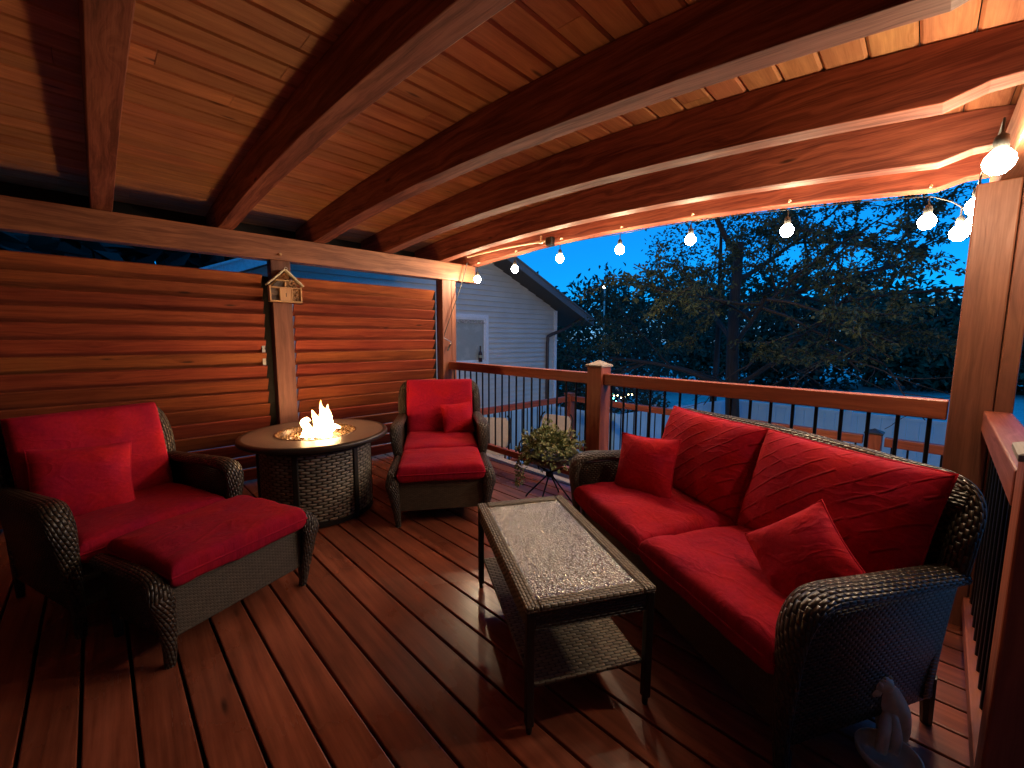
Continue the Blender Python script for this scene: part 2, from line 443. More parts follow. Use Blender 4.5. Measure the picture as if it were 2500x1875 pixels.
# ------------------------------------------------------------------ pergola roof
def zb(x):
    if x < 0.02: return 2.285
    if x <= 4.18: return 2.366 - 0.0243 * (x - 1.85) ** 2
    a = 2.366 - 0.0243 * (4.18 - 1.85) ** 2
    if x <= 4.295: return a + (2.266 - a) * (x - 4.18) / (4.295 - 4.18)
    return 2.266
def zt(x): return 2.598 - (0.0175 if x < 2.1 else 0.0335) * (x - 2.1) ** 2
SKEW = math.atan(0.044)      # the roof timbers sit a little askew to the slatted wall
def arch_beam(y0, y1, label, x0=-0.55, x1=4.75):
    xs = [x0, -0.14, 0.0, 0.021] + [0.02 + (4.18 - 0.02) * k / 40 for k in range(1, 41)] + [4.295, 4.37, 4.52, x1]
    mb = MB(); du = random.uniform(0, 30)
    def row(f, y): return [(x, y, f(x)) for x in xs]
    A, B, Cc, D = row(zb, y0), row(zt, y0), row(zb, y1), row(zt, y1)
    n = len(xs); i = len(mb.v)
    mb.v += A + B + Cc + D
    for k in range(n - 1):
        for q, uvf in (((k, k + 1, n + k + 1, n + k), lambda p: (p[0], p[2])), ((2 * n + k + 1, 2 * n + k, 3 * n + k, 3 * n + k + 1), lambda p: (p[0], p[2] + 1)),
                       ((2 * n + k, 2 * n + k + 1, k + 1, k), lambda p: (p[0], p[1] + 2)), ((n + k, n + k + 1, 3 * n + k + 1, 3 * n + k), lambda p: (p[0], p[1] + 3))):
            mb.f.append(q); mb.uv.append([(uvf(mb.v[z])[0] + du, uvf(mb.v[z])[1] + du) for z in q])
    mb.f.append((0, n, 3 * n, 2 * n)); mb.uv.append([(0, 0), (.2, 0), (.2, .1), (0, .1)])
    mb.f.append((n - 1, 3 * n - 1, 4 * n - 1, 2 * n - 1)); mb.uv.append([(0, 0), (.2, 0), (.2, .1), (0, .1)])
    mb.f[-1] = (n - 1, 2 * n + n - 1, 3 * n + n - 1, n + n - 1)
    o = mb.build('arched_roof_beam', m_beam, bevel=0.004)
    o.rotation_euler = (0, 0, SKEW)
    return tag(o, label, 'roof beam', 'arched beams under the pine ceiling')
for yf, lab in ((0.380, 'outermost arched red-brown roof beam with light bulbs hanging along it'),
                (-0.11, 'arched red-brown roof beam directly over the deck railing, second from the outside'),
                (-0.83, 'arched red-brown roof beam ending above the right edge bulb, third from the outside'),
                (-1.54, 'thick dark arched roof beam, fourth from the outside, crossing the middle of the ceiling'),
                (-2.30, 'dark arched roof beam above the fire table, reaching the top edge of the photo'),
                (-3.05, 'nearly black arched roof beam at the far left of the ceiling')):
    arch_beam(yf, yf + 0.112, lab)

cb = MB(); x = -0.62; pw = 0.1475
k = 0
while x < 4.80:
    x1 = x + pw - 0.004
    ya, yb_ = -5.35, 0.90
    c = (x + x1) / 2
    du = random.uniform(0, 60)
    lip = 0.010
    # tongue and groove board with chamfered long edges
    prof = [(x, zt(x) + 0.004 + lip), (x + lip, zt(x + lip) + 0.004), (x1 - lip, zt(x1 - lip) + 0.004), (x1, zt(x1) + 0.004 + lip), (x1, zt(x1) + 0.028), (x, zt(x) + 0.028)]
    yj = random.uniform(-4.2, -0.4)
    for ya2, yb2 in ((ya, yj - 0.0012), (yj + 0.0012, yb_)):
        i = len(cb.v); n = len(prof); du = random.uniform(0, 60)
        for yy in (ya2, yb2): cb.v += [(px, yy, pz) for px, pz in prof]
        for j in range(n):
            j2 = (j + 1) % n
            cb.f.append((i + j, i + j2, i + n + j2, i + n + j))
            cb.uv.append([(ya2 + du, prof[j][0]), (ya2 + du, prof[j2][0]), (yb2 + du, prof[j2][0]), (yb2 + du, prof[j][0])])
        cb.f.append(tuple(i + j for j in range(n))[::-1]); cb.uv.append([(0, 0)] * n)
        cb.f.append(tuple(i + n + j for j in range(n))); cb.uv.append([(0, 0)] * n)
    x += pw; k += 1
co_ = tag(cb.build('ceiling', m_ceil), kind='structure'); co_.rotation_euler = (0, 0, SKEW)
rb = MB(); xs = [-0.7 + 5.6 * k / 30 for k in range(31)]
rb.grid([[(x, -5.4, zt(x) + 0.036) for x in xs], [(x, 0.95, zt(x) + 0.036) for x in xs]])
rb.grid([[(x, -5.4, zt(x) + 0.06) for x in xs], [(x, 0.95, zt(x) + 0.06) for x in xs]])
ro_ = tag(rb.build('roof', m_dark), kind='structure'); ro_.rotation_euler = (0, 0, SKEW)

eb_ = tag(MB().box(-0.66, -0.63, -5.4, 0.9, 2.26, 2.50).build('eave_board', m_dark), kind='structure'); eb_.rotation_euler = (0, 0, SKEW)

def single(name, mb, mat, label, cat, bevel=0.005, group=None, **k):
    return tag(mb.build(name, mat, bevel=bevel, **k), label, cat, group)

single('header_beam', MB().box(-0.14, 0.0, -5.4, 0.43, 2.072, 2.283), m_header, 'long reddish header beam running above the slatted screens, knotty grain', 'beam')
hb2 = single('header_beam', MB().box(4.378, 4.523, -5.1, 0.30, 2.055, 2.264), m_header, 'header beam over the big right corner post, bulbs hung along it', 'beam')
single('wooden_post', MB().box(-0.14, 0.0, -1.92, -1.757, -0.02, 2.072), m_post, 'wooden post between the two slatted screens, carrying the little insect house', 'post')
pcorner = single('wooden_post', MB().box(-0.14, 0.0, -0.078, 0.052, -0.3, 2.072).box(-0.138, -0.002, 0.055, 0.122, -0.3, 2.070), m_post, 'slim wooden corner post at the right end of the slatted screens', 'post')
single('wooden_post', MB().box(4.318, 4.453, -0.09, 0.095, -0.3, 2.055).box(4.456, 4.512, -0.09, 0.095, -0.3, 2.054), m_post, 'thick wooden corner post on the right, brightly lit near its top', 'post', bevel=0.006)

hb2.rotation_euler = (0, 0, SKEW)
slab('sky_block_side_wall', 6.2, 6.4, -5.46, 0.4, -1.75, 5.2, plain('side_block_wall_paint', (0.07, 0.06, 0.055), 0.8))  # added out-of-view wall that blocks sky light from the right of the sofa
# unseen house wall behind the photographer, added to keep sky light out
slab('sky_block_rear_wall', -4.0, 14.0, -5.65, -5.47, -1.75, 2.7, plain('rear_block_wall_paint', (0.10, 0.085, 0.075), 0.8))

# ------------------------------------------------------------------ slatted privacy screens
def louver(y0, y1, label, tabs=()):
    root = empty('slatted_screen', (-0.07, (y0 + y1) / 2, 0), 0, label, 'privacy screen')
    mb = MB(); L = (y1 - y0) / 2
    z = 0.09; k = 0
    while z < 1.95:
        tilt = R(33) + random.uniform(-0.012, 0.012)
        mat = Matrix.Translation((0, 0, z)) @ Matrix.Rotation(tilt, 4, 'Y') @ Matrix.Rotation(random.uniform(-0.0012, 0.0012), 4, 'X')
        mb.box(-0.009, 0.009, -L + random.uniform(0, 0.006), L - random.uniform(0, 0.006), -0.073, 0.073, grain=1, mat=mat)
        z += 0.1187; k += 1
    mb.build('slats', m_slat, root, bevel=0.003)
    for s in (-1, 1):
        MB().box(-0.066, -0.052, s * (L + 0.031) - 0.033, s * (L + 0.031) + 0.033, 0.0, 1.93).build('gap_shade_strip', m_void, root)  # black strip standing in for the shade between slat ends and post
        MB().box(-0.055, -0.030, s * (L - 0.06) - 0.02, s * (L - 0.06) + 0.02, -0.02, 1.88).build('batten', m_dark, root)
    for zz in tabs:
        MB().box(0.012, 0.017, L - 0.035, L - 0.008, zz - 0.05, zz + 0.05).build('bracket', m_steel, root, bevel=0.001)
    return root
louver(-1.735, -0.165, 'red-brown slatted screen beside the armchair, between the insect-house post and the corner post')
louver(-5.25, -1.985, 'long red-brown slatted screen behind the left armchair', tabs=(1.145, 1.265))

# ------------------------------------------------------------------ railings
def railing(p0, p1, label, z_top=1.07, gap0=0.06, zfoot=0.0, n=None, top_h=0.095, depth=0.085, mat=None, thick=0.0095, cat='railing', name='deck_railing', group=None, shared=None, lowz=0.095):
    p0 = Vector((*p0, 0)); p1 = Vector((*p1, 0)); L = (p1 - p0).length
    ang = math.atan2(p1.y - p0.y, p1.x - p0.x)
    root = empty(name, (p0.x, p0.y, zfoot), ang, label, cat, group)
    m = mat or m_rail; zt_ = z_top - zfoot
    MB().box(0, L, -depth / 2, depth / 2, zt_ - top_h, zt_).build('top_rail', m, root, bevel=0.006)
    MB().box(0, L, -depth / 2 + 0.012, depth / 2 - 0.012, lowz, lowz + 0.065).build('bottom_rail', m, root, bevel=0.005)
    n = n or int(L / 0.115)
    bm_ = MB(); bm_.lathe([(thick, lowz + 0.06), (thick, zt_ - top_h + 0.01)], 8)
    b0 = None
    for k in range(n):
        xx = L * (k + 0.5) / n
        if b0 is None:
            b0 = bm_.build('baluster', m_black, root, smooth=True); b = b0
        else:
            b = b0.copy(); C.objects.link(b); b.parent = root
        b.location = (xx, 0, 0)
    return root
def newel(x, y, w, z0, z1, label, capmat, mat=None, group=None, caph=0.045):
    root = empty('railing_post', (x, y, z0), 0, label, 'railing post', group)
    MB().box(-w / 2, w / 2, -w / 2, w / 2, 0, z1 - z0).build('shaft', mat or m_rail, root, bevel=0.006)
    c = w / 2 + 0.012; h = z1 - z0
    mb = MB().box(-c, c, -c, c, h + 0.001, h + 0.016)
    i = len(mb.v); mb.v += [(-c, -c, h + 0.0165), (c, -c, h + 0.0165), (c, c, h + 0.0165), (-c, c, h + 0.0165), (0, 0, h + caph + 0.012)]
    for a in range(4):
        mb.f.append((i + a, i + (a + 1) % 4, i + 4)); mb.uv.append([(0, 0), (.1, 0), (.05, .1)])
    mb.build('post_cap', capmat, root, bevel=0.002)
    return root
railing((0.015, 0.035), (2.165, 0.035), 'wooden deck railing section with black balusters behind the potted plant', n=19)
railing((2.315, 0.035), (4.315, 0.035), 'wooden deck railing section with black balusters behind the sofa', n=17)
newel(2.24, 0.035, 0.145, -0.02, 1.125, 'wooden railing post with pale pyramid cap in the middle of the far railing', m_trim)
railing((4.468, -0.095), (4.490, -1.33), 'short wooden railing running from the thick corner post towards the viewer', z_top=1.05, n=11)
newel(4.520, -1.415, 0.14, -0.02, 1.10, 'railing post at the right edge of the photo, beside the sofa arm', m_trim)

# ------------------------------------------------------------------ cushions
def cushion_mb(w, d_, h, p_edge=8.0, expo=0.30, crown=0.15, lump=0.006, seed=0, n=26, corner=0.0, pinch=0.0, wr=0.0):
    mb = MB()
    S = [math.copysign(1 - (1 - abs(q)) ** 1.9, q) for q in [-1 + 2 * k / n for k in range(n + 1)]]
    for sgn in (1, -1):
        rows = []; uvs = []
        for s_ in S:
            row = []; uvr = []
            for t_ in S:
                f = max(0.0, (1 - abs(s_) ** p_edge) * (1 - abs(t_) ** p_edge)) ** expo
                xx = s_ * w / 2 * (1 - pinch * (1 - t_ * t_) * abs(s_) ** 3 * 0.5 - corner * (abs(t_) ** 6))
                yy = t_ * d_ / 2 * (1 - pinch * (1 - s_ * s_) * abs(t_) ** 3 * 0.5 - corner * (abs(s_) ** 6))
                hh = h / 2 * f * (1 + crown * (1 - s_ * s_) * (1 - t_ * t_))
                q = Vector((xx * 5 + seed * 7.1, yy * 5, sgn * 3.3 + seed))
                hh += lump * mnoise.noise(q) * f * 2 + lump * 0.6 * mnoise.noise(q * 2.7) * f
                if wr:
                    e = max(abs(s_), abs(t_)); ang_ = math.atan2(t_, s_)
                    hh += wr * f * max(0, e - 0.35) * mnoise.noise(Vector((ang_ * 5, seed * 3.0, e * 1.2)))
                row.append((xx, yy, sgn * hh)); uvr.append((xx, yy + (3 if sgn < 0 else 0)))
            rows.append(row); uvs.append(uvr)
        mb.grid(rows, uvs=uvs, flip=(sgn > 0))
    return mb
def piping(parent, mat, w, d_, r=0.0055, corner=0.0, pinch=0.0, **k):
    pts = []
    m = 14
    def P(s_, t_):
        return (s_ * w / 2 * (1 - pinch * (1 - t_ * t_) * abs(s_) ** 3 * 0.5 - corner * (abs(t_) ** 6)), t_ * d_ / 2 * (1 - pinch * (1 - s_ * s_) * abs(t_) ** 3 * 0.5 - corner * (abs(s_) ** 6)), 0.0)
    for (a, b) in (((-1, -1), (1, -1)), ((1, -1), (1, 1)), ((1, 1), (-1, 1)), ((-1, 1), (-1, -1))):
        for q in range(m):
            f = q / m; pts.append(P(a[0] + (b[0] - a[0]) * f, a[1] + (b[1] - a[1]) * f))
    pts.append(pts[0])
    MB().sweep(pts, r, 6, cap=False).build('piping', mat, parent, smooth=True)
def cushion(name, mat, parent, w, d_, h, loc, rot=(0, 0, 0), **k):
    o = cushion_mb(w, d_, h, **k).build(name, mat, parent, smooth=True, merge=True)
    o.location = loc; o.rotation_euler = rot
    piping(o, mat, w, d_, **{q: k[q] for q in ('corner', 'pinch') if q in k})
    return o

# ------------------------------------------------------------------ wicker seating
def arm_mb(x_foot, x_top, front, back, top, foot_in=0.05, wide=0.052, zb_=0.0):
    sgn = 1 if x_top > 0 else -1
    pts = [(x_foot, front + foot_in, zb_), (x_foot + sgn * 0.006, front + foot_in * 0.55, top * 0.28), (x_top - sgn * 0.012, front + 0.01, top * 0.62), (x_top, front + 0.002, top * 0.84),
           (x_top + sgn * 0.004, front + 0.035, top * 0.955), (x_top, front + 0.11, top * 0.995), (x_top, front + 0.28, top * 0.985), (x_top, back, top * 0.955)]
    path = catmull(pts, 5)
    rad = lerp_list([(0.020, 0.020), (0.026, 0.022), (0.038, 0.024), (0.048, 0.028), (wide, 0.032), (wide, 0.032), (wide, 0.030), (wide * 0.92, 0.030)], len(path))
    return MB().sweep(path, rad, 16, up=(1, 0, 0))
def wicker_seat(root, hw, front, back, back_h, arm_h=0.62, arch=0.0, fine=None):
    fine = fine or m_wick_fine
    MB().box(-hw + 0.055, hw - 0.055, front + 0.055, front + 0.075, 0.125, 0.345, grain=0).build('front_panel', fine, root, bevel=0.008)
    MB().box(-hw + 0.05, hw - 0.05, front + 0.076, back - 0.12, 0.30, 0.335, grain=0).build('seat_base', m_dark, root)
    for s in (-1, 1):
        rows = []; uvs = []
        for k in range(9):
            z = 0.13 + (arm_h * 0.93 - 0.13) * k / 8
            xx = s * (hw - 0.03 + 0.03 * (k / 8) ** 1.5)
            rows.append([(xx, front + 0.065 - 0.045 * k / 8, z), (xx, back - 0.09, z)]); uvs.append([(front, z), (back, z)])
        sp = MB().grid(rows, uvs=uvs, flip=(s < 0)); o = sp.build('side_panel', m_wick_chair, root, smooth=True)
        md = o.modifiers.new('solid', 'SOLIDIFY'); md.thickness = 0.025; md.offset = 0
        arm_mb(s * (hw - 0.035), s * hw, front, back - 0.10, arm_h).build('arm', m_wick_chair, root, smooth=True)
        MB().sweep([(s * (hw - 0.04), back - 0.06, 0.0), (s * (hw - 0.035), back - 0.09, 0.2)], [(0.017, 0.017), (0.024, 0.024)], 8).build('leg', m_dark, root)
        MB().sweep([(s * (hw - 0.037), front + 0.056, 0.0), (s * (hw - 0.036), front + 0.05, 0.10)], [(0.021, 0.021), (0.024, 0.024)], 8).build('leg', m_dark, root)
    # back sheet, slightly wrapped
    rows = []; uvs = []; n = 24
    for k in range(13):
        t = k / 12; z = 0.14 + (back_h - 0.14) * t
        row = []; ur = []
        for j in range(n + 1):
            s = -1 + 2 * j / n
            y = back - 0.10 + 0.085 * t - 0.035 * abs(s) ** 3
            zz = z + arch * t * (1 - s * s)
            row.append((s * (hw - 0.01), y, zz)); ur.append((s * hw, zz))
        rows.append(row); uvs.append(ur)
    o = MB().grid(rows, uvs=uvs, flip=True).build('backrest', m_wick_chair, root, smooth=True)
    md = o.modifiers.new('solid', 'SOLIDIFY'); md.thickness = 0.03; md.offset = 0
    a = arm_h * 0.95
    pts = [(-hw, back - 0.11, a), (-hw - 0.004, back - 0.085, a + (back_h - a) * 0.45), (-hw + 0.012, back - 0.035, back_h - 0.045), (-hw + 0.07, back - 0.012, back_h + arch * 0.2)]
    mid = [(s * (hw - 0.2), back - 0.01, back_h + arch * (1 - (s * (hw - 0.2) / hw) ** 2)) for s in (-1, -0.33, 0.33, 1)]
    path = catmull(pts + mid + [(-p[0], p[1], p[2]) for p in pts[::-1]], 6)
    MB().sweep(path, [(0.030, 0.040)] * len(path), 12, up=(0, 1, 0.01)).build('back_frame', m_wick_chair, root, smooth=True)

def armchair(loc, rz, label):
    root = empty('wicker_armchair', (*loc, 0), rz, label, 'armchair', 'wicker armchairs by the fire table')
    wicker_seat(root, 0.365, -0.40, 0.40, 0.90)
    cushion('seat_cushion', m_red, root, 0.640, 0.63, 0.13, (0, -0.08, 0.395), seed=random.randint(1, 90), crown=0.15, lump=0.005, p_edge=12, expo=0.24)
    cushion('back_cushion', m_red, root, 0.635, 0.53, 0.13, (0, 0.245, 0.690), (R(76), 0, 0), seed=random.randint(1, 90), crown=0.15, lump=0.006, p_edge=11, expo=0.26)
    return root
def ottoman(loc, rz, label):
    root = empty('wicker_ottoman', (*loc, 0), rz, label, 'ottoman', 'wicker ottomans in front of the armchairs')
    hw = 0.335
    mb = MB()
    MB().box(-hw + 0.02, hw - 0.02, -0.232, -0.212, 0.115, 0.350, grain=0).build('front_panel', m_wick_fine, root, bevel=0.006)
    MB().box(-hw + 0.02, hw - 0.02, 0.20, 0.22, 0.115, 0.350, grain=0).build('rear_panel', m_wick_fine, root, bevel=0.006)
    MB().box(-hw + 0.02, hw - 0.02, -0.21, 0.198, 0.30, 0.335).build('seat_base', m_dark, root)
    for s in (-1, 1):
        rows = []; uvs = []
        for k in range(7):
            z = 0.115 + 0.27 * k / 6; xx = s * (hw - 0.02 + 0.02 * k / 6)
            rows.append([(xx, -0.235, z), (xx, 0.225, z)]); uvs.append([(-0.235, z), (0.225, z)])
        o = MB().grid(rows, uvs=uvs, flip=(s < 0)).build('side_panel', m_wick_chair, root, smooth=True)
        md = o.modifiers.new('solid', 'SOLIDIFY'); md.thickness = 0.022; md.offset = 0
        arm_mb(s * (hw - 0.02), s * (hw + 0.012), -0.270, 0.225, 0.392, 0.052, 0.036).build('arm', m_wick_chair, root, smooth=True)
        for y in (-0.222, 0.20):
            MB().sweep([(s * (hw - 0.02), y, 0.0), (s * (hw - 0.02), y, 0.12)], [(0.017, 0.017), (0.022, 0.022)], 8).build('leg', m_dark, root)
    cushion('seat_cushion', m_red, root, 0.625, 0.525, 0.125, (0, -0.02, 0.398), seed=random.randint(1, 90), crown=0.22, lump=0.006, wr=0.015, p_edge=13, expo=0.24)
    return root
A1 = R(57.5); A2 = R(112.6)
armchair((1.07, -0.82), A1, 'wicker armchair with red cushions in front of the far railing')
ottoman((1.652, -1.19), A1, 'wicker ottoman with red cushion in front of the far armchair, left of the coffee table')
armchair((1.265, -3.005), A2, 'wicker armchair with red cushions in the dark left corner')
ottoman((1.881, -2.68), A2, 'large-looking wicker ottoman with red cushion at the left, nearest the viewer')

def pillow(loc, rot, size, label, seed):
    o = cushion_mb(size, size, size * 0.36, p_edge=2.6, expo=0.62, crown=0.1, lump=0.008, seed=seed, n=22, pinch=0.16, wr=0.045).build('throw_pillow', m_redp, smooth=True, merge=True)
    o.location = loc; o.rotation_mode = 'XYZ'
    o.matrix_world = Matrix.Translation(loc) @ rot
    piping(o, m_redp, size, size, 0.004, pinch=0.16)
    return tag(o, label, 'pillow', 'red throw pillows')
def RM(rz, rx, roll=0.0, yaw=0.0):
    return Matrix.Rotation(rz, 4, 'Z') @ Matrix.Rotation(yaw, 4, 'Z') @ Matrix.Rotation(rx, 4, 'X') @ Matrix.Rotation(roll, 4, 'Z')
def local(base, rz, p):
    v = Matrix.Rotation(rz, 4, 'Z') @ Vector(p); return (base[0] + v.x, base[1] + v.y, v.z)
pillow(local((1.07, -0.82), A1, (0.165, 0.085, 0.595)), RM(A1, R(70), R(4), R(6)), 0.30, 'small red throw pillow in the far armchair, at its right arm', 3)
pillow(local((1.265, -3.005), A2, (-0.13, 0.05, 0.605)), RM(A2, R(66), R(-6), R(-8)), 0.40, 'red throw pillow in the dark left armchair', 5)

SB = (3.585, -0.885); SA = R(-26.5)
sofa = empty('wicker_sofa', (*SB, 0), SA, 'wicker two-seat sofa with big red quilted cushions along the right side', 'sofa')
wicker_seat(sofa, 0.745, -0.40, 0.385, 0.865, 0.625, arch=0.03)
for s in (-1, 1):
    cushion('seat_cushion', m_red, sofa, 0.706, 0.65, 0.145, (s * 0.354, -0.09, 0.400), (0, 0, 0), seed=11 + s, crown=0.2, lump=0.007, n=30, wr=0.015, p_edge=10, expo=0.27)
    cushion('back_cushion', m_redq, sofa, 0.715, 0.50, 0.20, (s * 0.358, 0.225, 0.685), (R(72), 0, 0), seed=21 + s, crown=0.1, lump=0.008, p_edge=3.2, expo=0.5, n=34, pinch=0.08, wr=0.02)
pillow(local(SB, SA, (-0.50, -0.05, 0.610)), RM(SA, R(68), R(3), R(28)), 0.37, 'square red throw pillow at the far left end of the sofa', 8)
pillow(local(SB, SA, (0.515, -0.09, 0.590)), RM(SA, R(58), R(50), R(4)), 0.315, 'red throw pillow standing on its corner at the near end of the sofa', 9)

# ------------------------------------------------------------------ coffee table
TB = (3.143, -1.584); TA = R(-27.5); TL, TW = 0.455, 0.247
tab = empty('coffee_table', (*TB, 0), TA, 'wicker coffee table with textured glass top and lower shelf in front of the sofa', 'coffee table')
rim = MB()
b_ = 0.050
rim.box(-TL, TL, -TW, -TW + b_, 0.452, 0.476, grain=0).box(-TL, TL, TW - b_, TW, 0.452, 0.476, grain=0)
rim.box(-TL, -TL + b_, -TW + b_ + 0.0005, TW - b_ - 0.0005, 0.4521, 0.4761, grain=1).box(TL - b_, TL, -TW + b_ + 0.0005, TW - b_ - 0.0005, 0.4521, 0.4761, grain=1)
rim.build('rim', m_wick_table, tab, bevel=0.008, seg=3)
ap = MB()
for s in (-1, 1):
    ap.box(-TL + 0.035, TL - 0.035, s * (TW - 0.016) - 0.008, s * (TW - 0.016) + 0.008, 0.385, 0.451, grain=0)
    ap.box(s * (TL - 0.016) - 0.008, s * (TL - 0.016) + 0.008, -TW + 0.036, TW - 0.036, 0.385, 0.451, grain=1)
ap.build('apron', wicker('dark_wicker', (0.02, 0.017, 0.013), (0.06, 0.05, 0.04), 0.03, 0.011), tab)
def glass_mat():
    t = NT('hammered_dark_glass')
    o = t.obj()
    wv = t.n('ShaderNodeVectorMath', operation='ADD'); t.inp(wv.inputs[0], o)
    nz = t.n('ShaderNodeTexNoise'); t.inp(nz.inputs['Vector'], o); nz.inputs['Scale'].default_value = 40
    sc_ = t.n('ShaderNodeVectorMath', operation='SCALE'); t.inp(sc_.inputs[0], nz.outputs['Color']); sc_.inputs['Scale'].default_value = 0.012
    t.t.links.new(sc_.outputs[0], wv.inputs[1])
    d1 = t.vor(wv.outputs[0], 100, 'F1')
    e = t.vor(wv.outputs[0], 100, 'DISTANCE_TO_EDGE')
    line = t.mapr(e, 0.06, 0.20, 0.0, 1.0)
    t.set(t.mix(line, (0.02, 0.02, 0.02), (0.46, 0.425, 0.345)), 0.17, metal=0.62, spec=0.9, coat=1.0, coat_rough=0.13)
    hgt = t.math('ADD', t.math('MULTIPLY', line, 0.35), t.math('SUBTRACT', 1.0, t.math('POWER', d1, 2.0)))
    bp = t.n('ShaderNodeBump'); t.inp(bp.inputs['Height'], hgt); bp.inputs['Strength'].default_value = 0.6; bp.inputs['Distance'].default_value = 0.0046
    t.t.links.new(bp.outputs[0], t.b.inputs['Normal']); t.t.links.new(bp.outputs[0], t.b.inputs['Coat Normal'])
    return t.m
MB().box(-TL + b_ + 0.001, TL - b_ - 0.001, -TW + b_ + 0.001, TW - b_ - 0.001, 0.460, 0.468).build('glass_top', glass_mat(), tab)
sh = MB().box(-TL + 0.028, TL - 0.028, -TW + 0.028, TW - 0.028, 0.155, 0.172, grain=1)
sh.build('shelf', wicker('tan_shelf_wicker', (0.13, 0.11, 0.078), (0.25, 0.21, 0.15), 0.040, 0.0145, 0.45, 0.9, 0.006, gap=0.25), tab, bevel=0.005)
for sx in (-1, 1):
    for sy in (-1, 1):
        l_ = MB().box(sx * (TL - 0.018) - 0.0145, sx * (TL - 0.018) + 0.0145, sy * (TW - 0.018) - 0.0145, sy * (TW - 0.018) + 0.0145, 0.03, 0.452)
        l_.build('leg', m_dark, tab, bevel=0.004)
        MB().lathe([(0.0, 0.0), (0.010, 0.0), (0.013, 0.032)], 10, (sx * (TL - 0.018), sy * (TW - 0.018))).build('foot', m_rubber, tab)

# ------------------------------------------------------------------ fire table
FC = (0.945, -1.885)
fire = empty('fire_table', (*FC, 0), 0, 'round fire table with woven drum base and slate top, flames burning', 'fire table')
def slate():
    t = NT('brown_slate_tile'); o = t.obj()
    sp = t.n('ShaderNodeSeparateXYZ'); t.inp(sp.inputs[0], o)
    ang_ = t.math('ARCTAN2', sp.outputs[1], sp.outputs[0])
    fr = t.math('ABSOLUTE', t.math('SUBTRACT', t.math('FRACT', t.math('MULTIPLY', ang_, 16 / (2 * PI))), 0.5))
    r_ = t.math('SQRT', t.math('ADD', t.math('POWER', sp.outputs[0], 2.0), t.math('POWER', sp.outputs[1], 2.0)))
    seam = t.math('LESS_THAN', t.math('MULTIPLY', fr, r_), 0.0042)
    f = t.noise(o, 7, 6, 0.6); f2 = t.noise(o, 60, 4)
    col = t.mix(t.mapr(f, 0.3, 0.7, 0, 1), (0.155, 0.108, 0.084), (0.195, 0.140, 0.108))
    col = t.mix(seam, col, (0.26, 0.20, 0.15))
    t.set(col, t.mapr(f, 0.3, 0.7, 0.32, 0.38))
    t.bump(t.math('SUBTRACT', t.math('ADD', f2, f), t.math('MULTIPLY', seam, 2.0)), 0.12, 0.004)
    return t.m
MB().lathe([(0.285, 0.595), (0.285, 0.624), (0.290, 0.628), (0.500, 0.628)], 96).build('table_top', slate(), fire, smooth=False)
MB().lathe([(0.500, 0.6285), (0.528, 0.6275), (0.536, 0.620), (0.536, 0.598), (0.525, 0.590), (0.36, 0.590)], 96).build('rim', plain('bronze_rim', (0.055, 0.047, 0.042), 0.35, 0.5), fire, smooth=True)
MB().lathe([(0.0, 0.572), (0.245, 0.572), (0.262, 0.585), (0.270, 0.620), (0.284, 0.631), (0.292, 0.631), (0.292, 0.627)], 72).build('fire_bowl', plain('bronze_bowl', (0.20, 0.13, 0.075), 0.28, 0.85), fire, smooth=True)
def drum(rad, z0, z1, mat, name, seg=72):
    rows = []; uvs = []
    for k in range(9):
        z = z0 + (z1 - z0) * k / 8
        rows.append([(rad * math.cos(2 * PI * j / seg), rad * math.sin(2 * PI * j / seg), z) for j in range(seg)])
        uvs.append([(rad * 2 * PI * j / seg, z) for j in range(seg)])
    mb = MB(); i = 0; n = 9; m = seg
    for r_ in rows: mb.v += r_
    for a in range(n - 1):
        for b in range(m):
            b2 = (b + 1) % m
            mb.f.append((a * m + b, a * m + b2, (a + 1) * m + b2, (a + 1) * m + b))
            uu_ = rad * 2 * PI * (b + 1) / m
            mb.uv.append([uvs[a][b], (uu_, uvs[a][b2][1]), (uu_, uvs[a + 1][b2][1]), uvs[a + 1][b]])
    return mb.build(name, mat, fire, smooth=True)
drum(0.400, 0.045, 0.545, m_wick_drum, 'drum')
MB().lathe([(0.0, 0.546), (0.412, 0.546), (0.412, 0.588), (0.0, 0.589)], 64).build('apron', m_dark, fire)
MB().lathe([(0.0, 0.0), (0.385, 0.0), (0.405, 0.008), (0.408, 0.044), (0.0, 0.045)], 64).build('plinth', m_dark, fire)
for k in range(6):
    a = R(-38 + 60 * k)
    MB().box(-0.012, 0.010, -0.018, 0.018, 0.04, 0.548, mat=Matrix.Rotation(a, 4, 'Z') @ Matrix.Translation((0.405, 0, 0))).build('upright', m_dark, fire, bevel=0.003)
gl = MB(); rnd = random.Random(3)
for k in range(900):
    a = rnd.uniform(0, 2 * PI); q = 0.245 * math.sqrt(rnd.random()); s = rnd.uniform(0.006, 0.013)
    mt = Matrix.Translation((q * math.cos(a), q * math.sin(a), 0.578 + rnd.uniform(0, 0.014))) @ Matrix.Rotation(rnd.uniform(0, 6), 4, 'Z') @ Matrix.Rotation(rnd.uniform(0, 6), 4, 'X')
    gl.box(-s, s, -s * 0.8, s * 0.8, -s * 0.7, s * 0.7, mat=mt)
go = gl.build('fire_glass', plain('amber_fire_glass', (0.10, 0.062, 0.036), 0.12, 0.0, 0.3), fire); go['kind'] = 'stuff'
